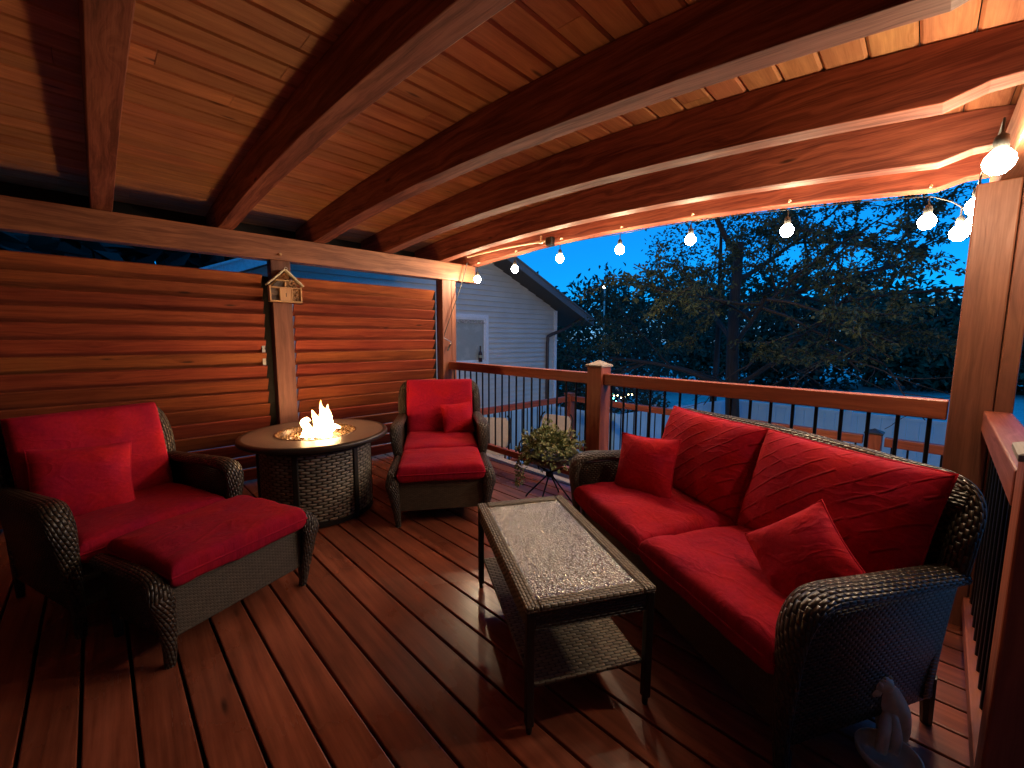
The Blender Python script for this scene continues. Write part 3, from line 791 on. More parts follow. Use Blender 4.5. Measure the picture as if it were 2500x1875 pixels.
def flame_mat():
    t = NT('flame'); sp = t.n('ShaderNodeSeparateXYZ'); t.inp(sp.inputs[0], t.obj())
    t.b.inputs['Base Color'].default_value = (0.5, 0.3, 0.1, 1)
    t.inp(t.b.inputs['Emission Color'], t.ramp(t.mapr(sp.outputs[2], 0.58, 0.86, 0, 1), [(0.0, (1.0, 0.58, 0.26)), (0.75, (1.0, 0.55, 0.22)), (1.0, (1.0, 0.42, 0.12))]))
    t.inp(t.b.inputs['Emission Strength'], t.math('MULTIPLY', t.ramp(t.mapr(sp.outputs[2], 0.58, 0.86, 0, 1), [(0.0, (1, 1, 1)), (0.16, (0.85, 0.85, 0.85)), (0.34, (0.16, 0.16, 0.16)), (0.8, (0.10, 0.10, 0.10)), (1.0, (0.03, 0.03, 0.03))]), FLAME_W / 10 * 2.3))
    return t.m
m_flame = flame_mat()
def tongue(mb, base, pts, rads, seg=12, seed=0):
    path = catmull([(base[0] + p[0], base[1] + p[1], base[2] + p[2]) for p in pts], 5)
    rad = lerp_list(rads, len(path))
    rad = [(max(a * (1 + 0.25 * mnoise.noise(Vector((k * 0.5, seed, 0)))), 0.0008), max(b * (1 + 0.25 * mnoise.noise(Vector((k * 0.5, seed, 5)))), 0.0008)) for k, (a, b) in enumerate(rad)]
    mb.sweep(path, rad, seg)
fx, fy = 0.62, -0.78   # picture-right direction on the table (unit-ish, along the wall-camera diagonal)
RX = Vector((math.cos(YAW), math.sin(YAW), 0))
fm = MB()
def T(s, y): return RX * s + Vector((0.0, y, 0.0))
cb0 = Vector((0, 0, 0.575))
def F(off, pts, rads, seed): tongue(fm, cb0, [tuple(RX * (off + a) + Vector((0, b, c))) for a, b, c in pts], rads, 12, seed)
F(-0.068, [(0.0, 0, 0), (0.004, 0.0, 0.05), (-0.004, 0, 0.09), (-0.026, 0, 0.122), (-0.004, 0.0, 0.150), (0.026, 0, 0.142)], [(0.058,) * 2, (0.040,) * 2, (0.027,) * 2, (0.029,) * 2, (0.018,) * 2, (0.003,) * 2], 1)
F(0.058, [(0.0, 0, 0), (0.0, 0, 0.07), (0.008, 0, 0.14), (0.006, 0, 0.20), (-0.012, 0, 0.255), (-0.012, 0, 0.305)], [(0.062,) * 2, (0.048,) * 2, (0.045,) * 2, (0.031,) * 2, (0.011,) * 2, (0.001,) * 2], 2)
F(0.058, [(0.02, 0.02, 0.12), (0.022, 0.02, 0.18), (0.036, 0.0, 0.230), (0.042, 0, 0.272)], [(0.036,) * 2, (0.025,) * 2, (0.012,) * 2, (0.001,) * 2], 3)
F(0.030, [(0.0, 0, 0.02), (-0.012, 0, 0.10), (-0.034, 0, 0.165), (-0.056, 0, 0.225)], [(0.038,) * 2, (0.034,) * 2, (0.020,) * 2, (0.001,) * 2], 4)
F(0.085, [(0.0, 0, 0.03), (0.03, 0, 0.085), (0.065, 0, 0.095), (0.108, 0, 0.088)], [(0.032,) * 2, (0.030,) * 2, (0.020,) * 2, (0.002,) * 2], 6)
F(-0.01, [(-0.05, 0, 0.02), (0.0, 0, 0.045), (0.06, 0, 0.03)], [(0.02,) * 2, (0.026,) * 2, (0.02,) * 2], 7)
fm.build('flame', m_flame, fire, smooth=True)

# ------------------------------------------------------------------ insect house on the middle post
bee = empty('insect_house', (0.0, -1.822, 1.69), 0, 'little wooden insect house with gabled roof on the middle post', 'insect house')
m_pine = wood('pale_pine', (0.58, 0.33, 0.15), (0.74, 0.45, 0.23), 0.55, 30, 0.0, 0.05, 0.1)
m_roofp = plain('pale_bark_strips', (0.84, 0.76, 0.56), 0.7, 0, 0.2, 60)
hwid = 0.135
bd = MB()
def py(y0, y1, z0, z1, x0=0.004, x1=0.074): bd.box(x0, x1, y0, y1, z0, z1, grain=1)
py(-hwid, hwid, 0.0, 0.012); py(-hwid, -hwid + 0.011, 0.0125, 0.140); py(hwid - 0.011, hwid, 0.0125, 0.140)
py(-hwid + 0.0115, hwid - 0.0115, 0.124, 0.134); py(-0.052, -0.043, 0.0125, 0.1235); py(0.047, 0.056, 0.0125, 0.1235)
py(-0.006, 0.004, 0.1345, 0.190, 0.004, 0.070); py(-0.078, 0.078, 0.1905, 0.199, 0.004, 0.071)
py(-hwid + 0.012, hwid - 0.012, 0.013, 0.123, 0.004, 0.012)
i = len(bd.v); bd.v += [(0.006, -hwid + 0.01, 0.141), (0.006, hwid - 0.01, 0.141), (0.006, 0, 0.272)]; bd.f.append((i, i + 1, i + 2)); bd.uv.append([(0, 0), (.2, 0), (.1, .1)])
bd.build('body', m_pine, bee, bevel=0.001)
MB().box(0.030, 0.066, -0.0425, 0.0465, 0.013, 0.1235, grain=2).build('door_panel', m_pine, bee)
MB().box(0.0662, 0.0672, -0.002, 0.004, 0.048, 0.082).build('entry_slot', m_dark, bee)
for s in (-1, 1):
    rf = MB(); L_ = 0.205
    mt = Matrix.Translation((0, 0, 0.288)) @ Matrix.Rotation(s * R(-44), 4, 'X')
    for q in range(7): rf.box(-0.002, 0.092, s * L_ * q / 7 if s > 0 else -L_ * (q + 1) / 7, s * L_ * (q + 1) / 7 - 0.001 if s > 0 else -L_ * q / 7 - 0.001, 0, 0.010 + 0.003 * (q % 2), grain=0, mat=mt)
    rf.build('roof', m_roofp, bee, bevel=0.001)
m_twig = plain('bundled_twigs', (0.42, 0.23, 0.11), 0.7, 0, 0.3, 90)
tw = MB(); rnd = random.Random(5)
for (a0, a1, z0, z1) in ((0.006, 0.105, 0.136, 0.188), (0.058, 0.122, 0.015, 0.121)):
    for k in range(46):
        cy, cz = rnd.uniform(a0 + 0.006, a1 - 0.006), rnd.uniform(z0 + 0.006, z1 - 0.006)
        if cz > 0.13 and cy > 0.118 - (cz - 0.14) * 0.95: continue
        q = rnd.uniform(0.004, 0.0065)
        tw.sweep([(0.012, cy, cz), (0.050 + rnd.uniform(0, 0.014), cy, cz)], q, 7)
tw.build('hollow_stems', m_twig, bee)['kind'] = 'stuff'
br = MB()
for (a0, a1, z0, z1) in ((-0.123, -0.054, 0.015, 0.121), (-0.105, -0.008, 0.136, 0.188)):
    for k in range(9):
        z_ = z0 + (z1 - z0) * (k + 0.5) / 9
        br.box(0.012, rnd.uniform(0.03, 0.05), a0 + max(0, (z_ - 0.14)) * 0.9, a1, z_ - 0.006, z_ + 0.006, grain=1)
br.build('bark_filling', plain('grey_bark', (0.17, 0.13, 0.11), 0.8, 0, 0.35, 80), bee)
co = MB()
for k in range(40):
    z_ = rnd.uniform(0.203, 0.262); w_ = (0.272 - z_) * 0.9
    co.ball((0.03 + rnd.uniform(0, 0.02), rnd.uniform(-w_, w_) * 0.9, z_), (0.009,) * 3, 6, 4)
co.build('cone_filling', plain('cone_scales', (0.33, 0.15, 0.06), 0.7, 0, 0.3, 90), bee)
MB().sweep([(0.004, 0.026 + 0.012 * math.cos(t), 0.312 + 0.012 * math.sin(t)) for t in [k * PI / 6 for k in range(13)]], 0.003, 6).build('hanger', m_steel, bee)
# peg in header and cable clips
single('wooden_peg', MB().sweep([(0.0, -1.84, 2.125), (0.035, -1.84, 2.122)], 0.011, 10), m_pine, 'small pale wooden peg in the header above the insect house', 'peg', bevel=0)

# ------------------------------------------------------------------ string lights
def bulb_parts():
    g = MB(); g.lathe([(0.0005, -0.048), (0.020, -0.044), (0.035, -0.028), (0.041, -0.006), (0.037, 0.012), (0.025, 0.028), (0.015, 0.036)], 14)
    s = MB(); s.lathe([(0.0145, 0.034), (0.019, 0.036), (0.0205, 0.060), (0.017, 0.078), (0.008, 0.086), (0.004, 0.092), (0.004, 0.135)], 12)
    return g, s
gmb, smb = bulb_parts()
g0 = gmb.build('light_bulb', m_bulb, None, smooth=True); s0 = smb.build('socket', m_rubber, g0, smooth=True)
proto_used = [False]
def bulb(parent, p):
    if not proto_used[0]:
        proto_used[0] = True; g, s = g0, s0
    else:
        g = g0.copy(); C.objects.link(g); s = s0.copy(); C.objects.link(s); s.parent = g
    g.parent = parent; g.location = p
    return g
st1 = empty('string_lights', (0, 0, 0), 0, 'string of seven glowing bulbs hanging along the outermost arched beam', 'string lights')
B1 = [(0.270, 0.255, 2.082), (0.802, 0.380, 2.155), (1.452, 0.409, 2.189), (2.143, 0.439, 2.179), (2.783, 0.467, 2.164), (3.445, 0.497, 2.121), (4.138, 0.527, 2.05)]
path = []
for k, p in enumerate(B1):
    bulb(st1, p)
    path.append((p[0], p[1] + 0.012, p[2] + 0.138))
    if k < len(B1) - 1:
        q = B1[k + 1]
        path.append(((p[0] + q[0]) / 2, (p[1] + q[1]) / 2 + 0.018, (p[2] + q[2]) / 2 + 0.138 + 0.008))
path = [(0.06, 0.355, 2.27)] + path
MB().sweep(catmull(path, 5), 0.0032, 6).build('cable', m_rubber, st1, smooth=True)
st2 = empty('string_lights', (0, 0, 0), 0, 'string of bulbs hanging along the right header in front of the thick corner post', 'string lights')
B2 = [(4.270, 0.60, 1.975), (4.318, 0.50, 1.99), (4.328, 0.01, 1.985), (4.368, -0.66, 1.985)]
path = [(4.138, 0.54, 2.188), (4.22, 0.57, 2.15)]
for k, p in enumerate(B2):
    bulb(st2, p); path.append((p[0], p[1], p[2] + 0.136))
    if k < len(B2) - 1:
        q = B2[k + 1]; path.append(((p[0] + q[0]) / 2, (p[1] + q[1]) / 2, (p[2] + q[2]) / 2 + 0.10))
MB().sweep(catmull(path, 5), 0.0032, 6).build('cable', m_rubber, st2, smooth=True)
# screw hooks that carry the cable
hk = []
for k, p in enumerate([(0.147, 0.351, 2.103)] + B1[1:]):
    o = MB().sweep([(p[0], p[1] + 0.034, p[2] + 0.20), (p[0], p[1] + 0.010, p[2] + 0.20), (p[0], p[1] + 0.004, p[2] + 0.185)], 0.006, 6).build('cable_hook', m_roofp, st1, smooth=True)

# ------------------------------------------------------------------ roller shade rod, gear and crank at the corner
sh_ = empty('shade_roller', (0.0, 0.345, 2.365), SKEW, 'thin pale shade rod with black gear housing on the outermost beam, near the corner', 'shade rod')
MB().sweep(catmull([(-0.05, 0, 0.030), (0.6, -0.01, 0.038), (1.27, -0.01, 0.022)], 6), 0.010, 8).build('rod', plain('pale_rod', (0.55, 0.42, 0.28), 0.4), sh_, smooth=True)
MB().box(1.28, 1.36, -0.035, 0.035, -0.035, 0.055).build('gear_housing', m_black, sh_, bevel=0.012)
MB().box(1.195, 1.210, -0.02, 0.0, 0.02, 0.085).box(1.180, 1.225, -0.022, 0.002, 0.004, 0.0195).build('bracket', m_roofp, sh_, bevel=0.003)
ck = empty('crank_handle', (0.055, 0.26, 2.30), 0, 'thin steel crank rod hanging slanted in front of the corner post', 'crank')
MB().sweep([(0, 0, 0), (0, -0.07, -0.22), (0, -0.355, -0.90), (0.0, -0.36, -0.93)], 0.0055, 8).build('shaft', m_dark, ck, smooth=True)
MB().sweep([(0, -0.352, -0.885), (0, -0.362, -0.935), (0.008, -0.262, -0.985), (0.008, -0.27, -1.01)], 0.0065, 8).build('elbow', m_steel, ck, smooth=True)
MB().sweep([(0.008, -0.272, -1.015), (0.008, -0.315, -1.09)], 0.010, 8).build('grip', m_rubber, ck, smooth=True)

# ------------------------------------------------------------------ potted plant on stand
PS = (2.085, -0.405)
stand = empty('plant_stand', (*PS, 0), 0, 'spindly black metal plant stand with splayed legs behind the coffee table', 'plant stand')
for k in range(4):
    a = R(20 + 90 * k); cx, cy = math.cos(a), math.sin(a)
    MB().sweep([(cx * 0.22, cy * 0.22, 0.0), (cx * 0.20, cy * 0.20, 0.03), (cx * 0.03, cy * 0.03, 0.215), (cx * 0.02, cy * 0.02, 0.26), (cx * 0.13, cy * 0.13, 0.305)], 0.007, 8).build('leg', m_black, stand, smooth=True)
MB().lathe([(0.0, 0.215), (0.03, 0.215), (0.034, 0.235), (0.03, 0.26), (0.0, 0.262)], 16).build('hub', m_black, stand, smooth=True)
plant = empty('potted_plant', (*PS, 0.306), 0, 'bushy trailing green plant in a shallow dark bowl on the stand', 'potted plant')
MB().lathe([(0.0, 0.0), (0.08, 0.0), (0.15, 0.035), (0.192, 0.085), (0.200, 0.100), (0.190, 0.103), (0.178, 0.085), (0.0, 0.075)], 40).build('pot', plain('dark_bowl', (0.030, 0.022, 0.018), 0.35), plant, smooth=True)
def leaf_mat(name, c1, c2, rough=0.5):
    t = NT(name); isl = t.island()
    col = t.mix(isl, c1, c2); t.set(col, rough, spec=0.3)
    t.b.inputs['Subsurface Weight'].default_value = 0.0
    return t.m
def leaf(mb, p, dirv, nrm, L, W, fold=0.15):
    dirv = dirv.normalized(); side = dirv.cross(nrm)
    if side.length < 1e-4: side = dirv.cross(Vector((0.3, 0.5, 0.8)))
    side.normalize(); nn = side.cross(dirv)
    a = p; b = p + dirv * L * 0.45 + side * W / 2 + nn * L * fold; c = p + dirv * L; e = p + dirv * L * 0.45 - side * W / 2 + nn * L * fold; m = p + dirv * L * 0.5
    i = len(mb.v); mb.v += [tuple(a), tuple(b), tuple(c), tuple(e), tuple(m)]
    mb.f += [(i, i + 1, i + 4), (i + 1, i + 2, i + 4), (i, i + 4, i + 3), (i + 4, i + 2, i + 3)]
    mb.uv += [[(0, 0), (1, 0), (0, 1)]] * 4
pl = MB(); rnd = random.Random(12)
def rv(rn): 
    while True:
        v = Vector((rn.uniform(-1, 1), rn.uniform(-1, 1), rn.uniform(-1, 1)))
        if 0.05 < v.length < 1: return v.normalized()
for k in range(1500):
    v = rv(rnd); 
    if v.z < -0.35: v.z = -v.z
    q = rnd.uniform(0.45, 1.0)
    lump = 1 + 0.62 * mnoise.noise(v * 2.4 + Vector((3.1, 0, 0)))
    p = Vector((v.x * 0.235 * q * lump, v.y * 0.235 * q * lump, 0.115 + max(v.z, -0.3) * 0.205 * q * lump))
    leaf(pl, p, (v + rv(rnd) * 0.8), (v + rv(rnd) * 0.5 + Vector((0, 0, 0.6))), rnd.uniform(0.026, 0.05), rnd.uniform(0.02, 0.034))
for k in range(14):      # trailing runners
    a = rnd.uniform(0, 2 * PI); q = 0.21; ln = rnd.uniform(0.14, 0.32)
    if k < 5: a = R(200 + k * 14); ln = rnd.uniform(0.22, 0.34)
    pp = Vector((math.cos(a) * 0.2, math.sin(a) * 0.2, 0.12))
    for s in range(int(ln / 0.013)):
        t = s * 0.013
        pp = Vector((math.cos(a) * (0.2 + 0.05 * min(t * 12, 1.6)), math.sin(a) * (0.2 + 0.05 * min(t * 12, 1.6)), 0.12 - t * 0.95 + 0.03 * math.sin(t * 20)))
        for w in range(2): leaf(pl, pp, rv(rnd) + Vector((0, 0, -0.3)), rv(rnd) + Vector((0, 0, .6)), rnd.uniform(0.020, 0.034), rnd.uniform(0.014, 0.022))
pl.build('foliage', leaf_mat('trailing_leaves', (0.10, 0.14, 0.05), (0.33, 0.36, 0.19)), plant)

# ------------------------------------------------------------------ small ceramic ornament at the right
fg = empty('garden_ornament', (4.235, -1.150, 0), YAW, 'small tan ceramic animal ornament with open mouth, rearing over a dish beside the sofa', 'ornament')
def cer():
    t = NT('tan_ceramic'); f = t.noise(t.obj(), 14, 4); 
    t.set(t.mix(t.mapr(f, 0.3, 0.7, 0, 1), (0.46, 0.35, 0.23), (0.72, 0.60, 0.44)), 0.32); t.bump(t.noise(t.obj(), 90, 3), 0.15, 0.003); return t.m
m_cer = cer()
body = MB()
path = catmull([(0.060, 0.0, 0.0), (0.072, 0.0, 0.055), (0.060, 0.005, 0.120), (0.025, 0.01, 0.180), (0.002, 0.01, 0.228), (-0.004, 0.01, 0.262)], 6)
body.sweep(path, lerp_list([(0.030, 0.036), (0.043, 0.046), (0.052, 0.054), (0.053, 0.056), (0.044, 0.046), (0.026, 0.026)], len(path)), 20)
body.ball((-0.012, -0.020, 0.246), (0.040, 0.038, 0.030), 16, 10)
body.build('body', m_cer, fg, smooth=True)
hd = MB()
hd.ball((-0.040, -0.025, 0.222), (0.028, 0.028, 0.017), 16, 10)      # upper jaw
hd.ball((-0.052, -0.020, 0.176), (0.020, 0.026, 0.015), 16, 10)      # lower jaw
hd.ball((-0.010, 0.026, 0.268), (0.009, 0.009, 0.010), 10, 7); hd.ball((-0.030, -0.046, 0.252), (0.009, 0.009, 0.010), 10, 7)
hd.build('jaws', m_cer, fg, smooth=True)
sc2 = MB(); rnd = random.Random(2)
for k in range(24):
    v = rv(rnd); v.z = abs(v.z) * 0.9 + 0.25; v.normalize()
    sc2.ball((-0.010 + v.x * 0.036, -0.008 + v.y * 0.034, 0.255 + v.z * 0.024), (0.010, 0.010, 0.006), 7, 5)
sc2.build('scales', plain('amber_scales', (0.52, 0.33, 0.12), 0.3, 0, 0.3, 50), fg, smooth=True)
for sx_, ln in ((-0.030, 0.06), (0.01, 0.07)):
    MB().sweep(catmull([(0.03 + sx_ * 0.4, -0.03, 0.135), (0.0 + sx_, -0.075, 0.10), (-0.015 + sx_, -0.085, 0.055)], 4), [(0.016, 0.016)] * 9, 8).build('foreleg', m_cer, fg, smooth=True)
MB().lathe([(0.0, 0.014), (0.050, 0.018), (0.072, 0.040), (0.080, 0.058), (0.086, 0.056), (0.083, 0.036), (0.060, 0.006), (0.0, 0.0)], 40, (-0.020, -0.085), 1.0, 0.95).build('dish', m_cer, fg, smooth=True)

# ------------------------------------------------------------------ lower deck with its own railing
m_low = plain('lower_deck_boards', (0.09, 0.05, 0.035), 0.6)
lo_ = MB()
for k in range(27):
    lo_.box(-0.55, 5.6, 0.16 + k * 0.106, 0.16 + k * 0.106 + 0.1, -0.79, -0.75, grain=0)
tag(lo_.build('lower_deck', m_low), kind='structure')
slab('lower_deck_skirt', -0.53, 5.6, 3.025, 3.045, -1.75, -0.80, m_dark)
railing((-0.5, 0.25), (-0.5, 2.93), 'lower deck railing parallel to the house gable', z_top=0.305, zfoot=-0.75, mat=m_rail, n=22)
railing((-0.43, 3.0), (3.68, 3.0), 'lower deck railing in front of the vinyl fence', z_top=0.315, zfoot=-0.75, mat=m_rail, n=34)
railing((3.86, 3.0), (5.6, 3.0), 'lower deck railing right of the dark-capped post', z_top=0.315, zfoot=-0.75, mat=m_rail, n=14)
m_capd = plain('dark_cap', (0.02, 0.02, 0.022), 0.4)
newel(-0.5, 3.0, 0.135, -0.75, 0.345, 'corner post of the lower deck railing', m_rail, caph=0.012)
newel(3.77, 3.0, 0.135, -0.75, 0.345, 'lower deck post with dark peaked cap seen behind the sofa', m_capd)

def patio_chair(loc, rz, label):
    root = empty('patio_chair', loc, rz, label, 'patio chair', 'pale sling chairs on the lower deck')
    mf = m_black; ms = plain('pale_sling', (0.42, 0.37, 0.32), 0.75)
    prof = [(-0.24, 0.40), (-0.25, 0.86), (-0.20, 0.93), (0.20, 0.93), (0.25, 0.86), (0.24, 0.40)]
    bk = MB(); pts = []
    for x_, z_ in prof: pts.append((x_, 0.20 + (z_ - 0.4) * 0.30, z_))
    bk.face(pts, [(p[0], p[2]) for p in pts]); bk.face([(p[0], p[1] + 0.02, p[2]) for p in pts[::-1]], [(p[0], p[2]) for p in pts[::-1]])
    n = len(pts); i = 0
    for j in range(n):
        a, b = pts[j], pts[(j + 1) % n]
        bk.face([a, (a[0], a[1] + 0.02, a[2]), (b[0], b[1] + 0.02, b[2]), b])
    bk.build('backrest', ms, root)
    MB().box(-0.25, 0.25, -0.28, 0.20, 0.37, 0.40).build('seat', ms, root, bevel=0.01)
    for s in (-1, 1):
        MB().sweep(catmull([(s * 0.28, -0.28, 0.0), (s * 0.28, -0.26, 0.40), (s * 0.28, -0.22, 0.60), (s * 0.28, 0.20, 0.60), (s * 0.275, 0.345, 0.88), (s * 0.22, 0.375, 0.96)], 4), 0.013, 8).build('frame', mf, root, smooth=True)
        MB().sweep([(s * 0.28, 0.05, 0.59), (s * 0.28, 0.32, 0.0)], 0.013, 8).build('leg', mf, root, smooth=True)
    return root
patio_chair((0.25, 1.52, -0.75), R(12), 'pale sling patio chair directly left of the middle railing post, beyond the plant')
patio_chair((-0.10, 0.72, -0.75), R(40), 'pale sling patio chair beyond the railing beside the far armchair')

# ------------------------------------------------------------------ vinyl fence
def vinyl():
    t = NT('sky_tinted_vinyl'); f = t.noise(t.obj(), 3, 3)
    t.set(t.mix(t.mapr(f, 0.3, 0.7, 0, 1), (0.38, 0.69, 0.90), (0.46, 0.77, 0.95)), 0.35); return t.m  # white vinyl with the blue of the skylight put into its base colour
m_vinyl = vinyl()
def vfence(p0, p1, zt_, z0, label, n):
    p0 = Vector((*p0, 0)); p1 = Vector((*p1, 0)); L = (p1 - p0).length; ang = math.atan2(p1.y - p0.y, p1.x - p0.x)
    root = empty('vinyl_fence', (p0.x, p0.y, z0), ang, label, 'fence', 'white vinyl fence around the yard'); H = zt_ - z0
    mb = MB(); k = 0; x = 0.0; pw = 0.18
    while x < L - 0.01:
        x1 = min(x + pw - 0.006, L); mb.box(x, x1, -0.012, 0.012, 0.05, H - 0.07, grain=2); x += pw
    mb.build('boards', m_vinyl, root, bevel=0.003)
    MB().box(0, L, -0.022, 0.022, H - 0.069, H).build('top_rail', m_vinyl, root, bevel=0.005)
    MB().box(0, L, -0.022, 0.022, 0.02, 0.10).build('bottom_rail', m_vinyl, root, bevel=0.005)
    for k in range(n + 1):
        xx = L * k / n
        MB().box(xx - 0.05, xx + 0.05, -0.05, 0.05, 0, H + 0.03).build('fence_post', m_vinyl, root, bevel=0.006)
    return root
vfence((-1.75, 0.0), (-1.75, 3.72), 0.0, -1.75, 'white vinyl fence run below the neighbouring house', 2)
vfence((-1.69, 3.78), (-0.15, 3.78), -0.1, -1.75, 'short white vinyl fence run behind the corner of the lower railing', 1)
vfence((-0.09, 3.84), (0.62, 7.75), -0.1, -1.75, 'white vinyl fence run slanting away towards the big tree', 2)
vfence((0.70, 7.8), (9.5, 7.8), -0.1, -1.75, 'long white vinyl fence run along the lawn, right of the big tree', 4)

# ------------------------------------------------------------------ neighbouring house
HX = -3.5
def siding():
    t = NT('pale_lap_siding'); o = t.obj(); sp = t.n('ShaderNodeSeparateXYZ'); t.inp(sp.inputs[0], o)
    f = t.noise(o, 2.0, 4); f2 = t.noise(t.comb(0.0, t.math('MULTIPLY', sp.outputs[1], 3.0), t.math('MULTIPLY', sp.outputs[2], 60.0)), 1.0, 3)
    col = t.hsv((0.66, 0.65, 0.60, 1), v=t.math('MULTIPLY', t.mapr(f, 0.3, 0.7, 0.92, 1.06), t.mapr(f2, 0.3, 0.7, 0.97, 1.03)))
    t.set(col, 0.6); return t.m
m_sid = siding(); m_soff = plain('dark_soffit', (0.085, 0.065, 0.050), 0.7); m_fas = plain('grey_fascia', (0.20, 0.20, 0.20), 0.5); m_wt = plain('white_trim', (0.88, 0.89, 0.90), 0.45)
house = empty('neighbour_house', (HX, 1.9, -1.75), 0, 'pale sided house with gabled roof and dark soffit beyond the deck', 'house')
YL, YR, ZE, ZP, YP = -2.05, 5.95, 2.15, 3.87, 1.95
# siding courses as real lapped boards, clipped to the gable
sd = MB(); z = -1.75; c_h = 0.125
def yspan(z):
    if z <= ZE: return YL, YR
    t = (z - ZE) / (ZP - ZE); return YL + (YP - YL) * t, YR + (YP - YR) * t
h0x, h0y, h0z = HX, 1.9, -1.75
while z < ZP - 0.02:
    z1 = min(z + c_h, ZP - 0.001)
    a0, b0 = yspan(z); a1, b1 = yspan(z1)
    P4 = [(0.048, a0, z), (0.048, b0, z), (0.002, b1, z1), (0.002, a1, z1)]
    sd.face([(p[0], p[1] - h0y, p[2] - h0z) for p in P4], [(p[1], p[2]) for p in P4])
    P4 = [(0.002, a0, z), (0.002, b0, z), (0.048, b0, z), (0.048, a0, z)]
    sd.face([(p[0], p[1] - h0y, p[2] - h0z) for p in P4], [(p[1], p[2]) for p in P4])
    z = z1
sd.build('wall', m_sid, house)
hb = MB().box(-6, -0.02, YL - h0y, YR - h0y, 0.0, ZE - h0z)
hb.build('rear_walls', m_sid, house)
MB().box(0.0, 0.062, YR - h0y - 0.07, YR - h0y + 0.03, 0.0, ZE - h0z - 0.02).build('corner_trim', m_wt, house, bevel=0.004)
OV = 0.62; EO = 0.98
def slope(side):
    """roof slab with overhang; returns soffit, fascia"""
    s = 1 if side > 0 else -1
    yr = (YR if s > 0 else YL)
    k = (ZP - ZE) / abs(YR - YP)
    ye = yr + s * EO; ze = ZE - EO * k
    th = 0.16
    mb = MB()
    def q(x, y, z): return (x, y - h0y, z - h0z)
    top = [q(-6.3, YP, ZP + th + 0.02), q(OV, YP, ZP + th + 0.02), q(OV, ye, ze + th + 0.02), q(-6.3, ye, ze + th + 0.02)]
    mb.face(top if s < 0 else top[::-1]); 
    mb.build('roof', plain('asphalt_shingles', (0.06, 0.058, 0.058), 0.85, 0, 0.3, 40), house)
    sf = MB().face([q(-6.3, YP, ZP + 0.006), q(OV - 0.03, YP, ZP + 0.006), q(OV - 0.03, ye, ze + 0.006), q(-6.3, ye, ze + 0.006)])
    sf.build('soffit', m_soff, house)
    fs = MB()
    for (xa, xb, za, zb2) in ((OV - 0.028, OV, 0.0, th), (OV - 0.028, OV + 0.03, th + 0.001, th + 0.035)):
        i = len(fs.v)
        for x_ in (xa, xb):
            fs.v += [q(x_, YP, ZP + za), q(x_, YP, ZP + zb2), q(x_, ye, ze + zb2), q(x_, ye, ze + za)]
        for f in ((0, 1, 2, 3), (7, 6, 5, 4), (0, 3, 7, 4), (1, 5, 6, 2), (3, 2, 6, 7), (0, 4, 5, 1)):
            fs.f.append(tuple(i + z_ for z_ in f)); fs.uv.append([(0, 0), (1, 0), (1, 1), (0, 1)])
    fs.build('fascia', m_fas if s > 0 else m_wt, house)
    MB().sweep([q(-6.3, ye + s * 0.05, ze + 0.10), q(OV - 0.1, ye + s * 0.05, ze + 0.10)], 0.055, 8).build('gutter', m_fas, house)
slope(1); slope(-1)
MB().sweep(catmull([(0.45, 6.60 - h0y, 1.92 - h0z), (0.22, 6.1 - h0y, 1.62 - h0z), (0.085, 5.64 - h0y, 1.44 - h0z), (0.075, 5.58 - h0y, 1.30 - h0z), (0.075, 5.57 - h0y, 0.8 - h0z), (0.075, 5.57 - h0y, -1.5 - h0z)], 5), 0.045, 10).build('downspout', plain('brown_downspout', (0.085, 0.055, 0.045), 0.45), house, smooth=True)
wz0, wz1, wy0, wy1 = 0.72, 1.91, 2.25, 3.45
wf = MB()
for (a, b, c, e) in ((wy0, wy1, wz1 - 0.09, wz1), (wy0, wy1, wz0, wz0 + 0.09), (wy0, wy0 + 0.09, wz0 + 0.0905, wz1 - 0.0905), (wy1 - 0.09, wy1, wz0 + 0.0905, wz1 - 0.0905)):
    wf.box(0.012, 0.095, a - h0y, b - h0y, c - h0z, e - h0z)
for (a, b, c, e) in ((wy0 + 0.0905, wy1 - 0.0905, wz1 - 0.125, wz1 - 0.0905), (wy0 + 0.0905, wy1 - 0.0905, wz0 + 0.0905, wz0 + 0.125), (wy0 + 0.0905, wy0 + 0.125, wz0 + 0.1255, wz1 - 0.1255), (wy1 - 0.125, wy1 - 0.0905, wz0 + 0.1255, wz1 - 0.1255)):
    wf.box(0.012, 0.076, a - h0y, b - h0y, c - h0z, e - h0z)
wfo = wf.build('window', m_wt, house, bevel=0.004)
MB().box(0.052, 0.056, wy0 + 0.12 - h0y, wy1 - 0.12 - h0y, wz0 + 0.12 - h0z, wz1 - 0.12 - h0z).build('blind', plain('pale_blind', (0.42, 0.42, 0.36), 0.25, 0, 0.1, 4), wfo)
ga = MB(); rnd = random.Random(9)
for k in range(60):
    ga.ball((0.070 + rnd.uniform(0, 0.015), wy0 + 0.13 + rnd.random() * (wy1 - wy0 - 0.26) - h0y, wz1 - 0.165 - h0z + rnd.uniform(-0.035, 0.03)), (0.016, 0.022, 0.016), 6, 4)
ga.build('garland', plain('pale_garland', (0.55, 0.50, 0.46), 0.6, 0, 0.5, 20), wfo)
bt = empty('bottle', (HX + 0.125, 3.17, 0.80), 0, 'small dark bottle standing in the window of the neighbouring house', 'bottle')
MB().lathe([(0.0, 0.0), (0.045, 0.0), (0.047, 0.02), (0.047, 0.19), (0.035, 0.23), (0.016, 0.26), (0.015, 0.36), (0.018, 0.365), (0.018, 0.38), (0.0, 0.38)], 16).build('glass', plain('brown_glass', (0.05, 0.018, 0.012), 0.12), bt, smooth=True)
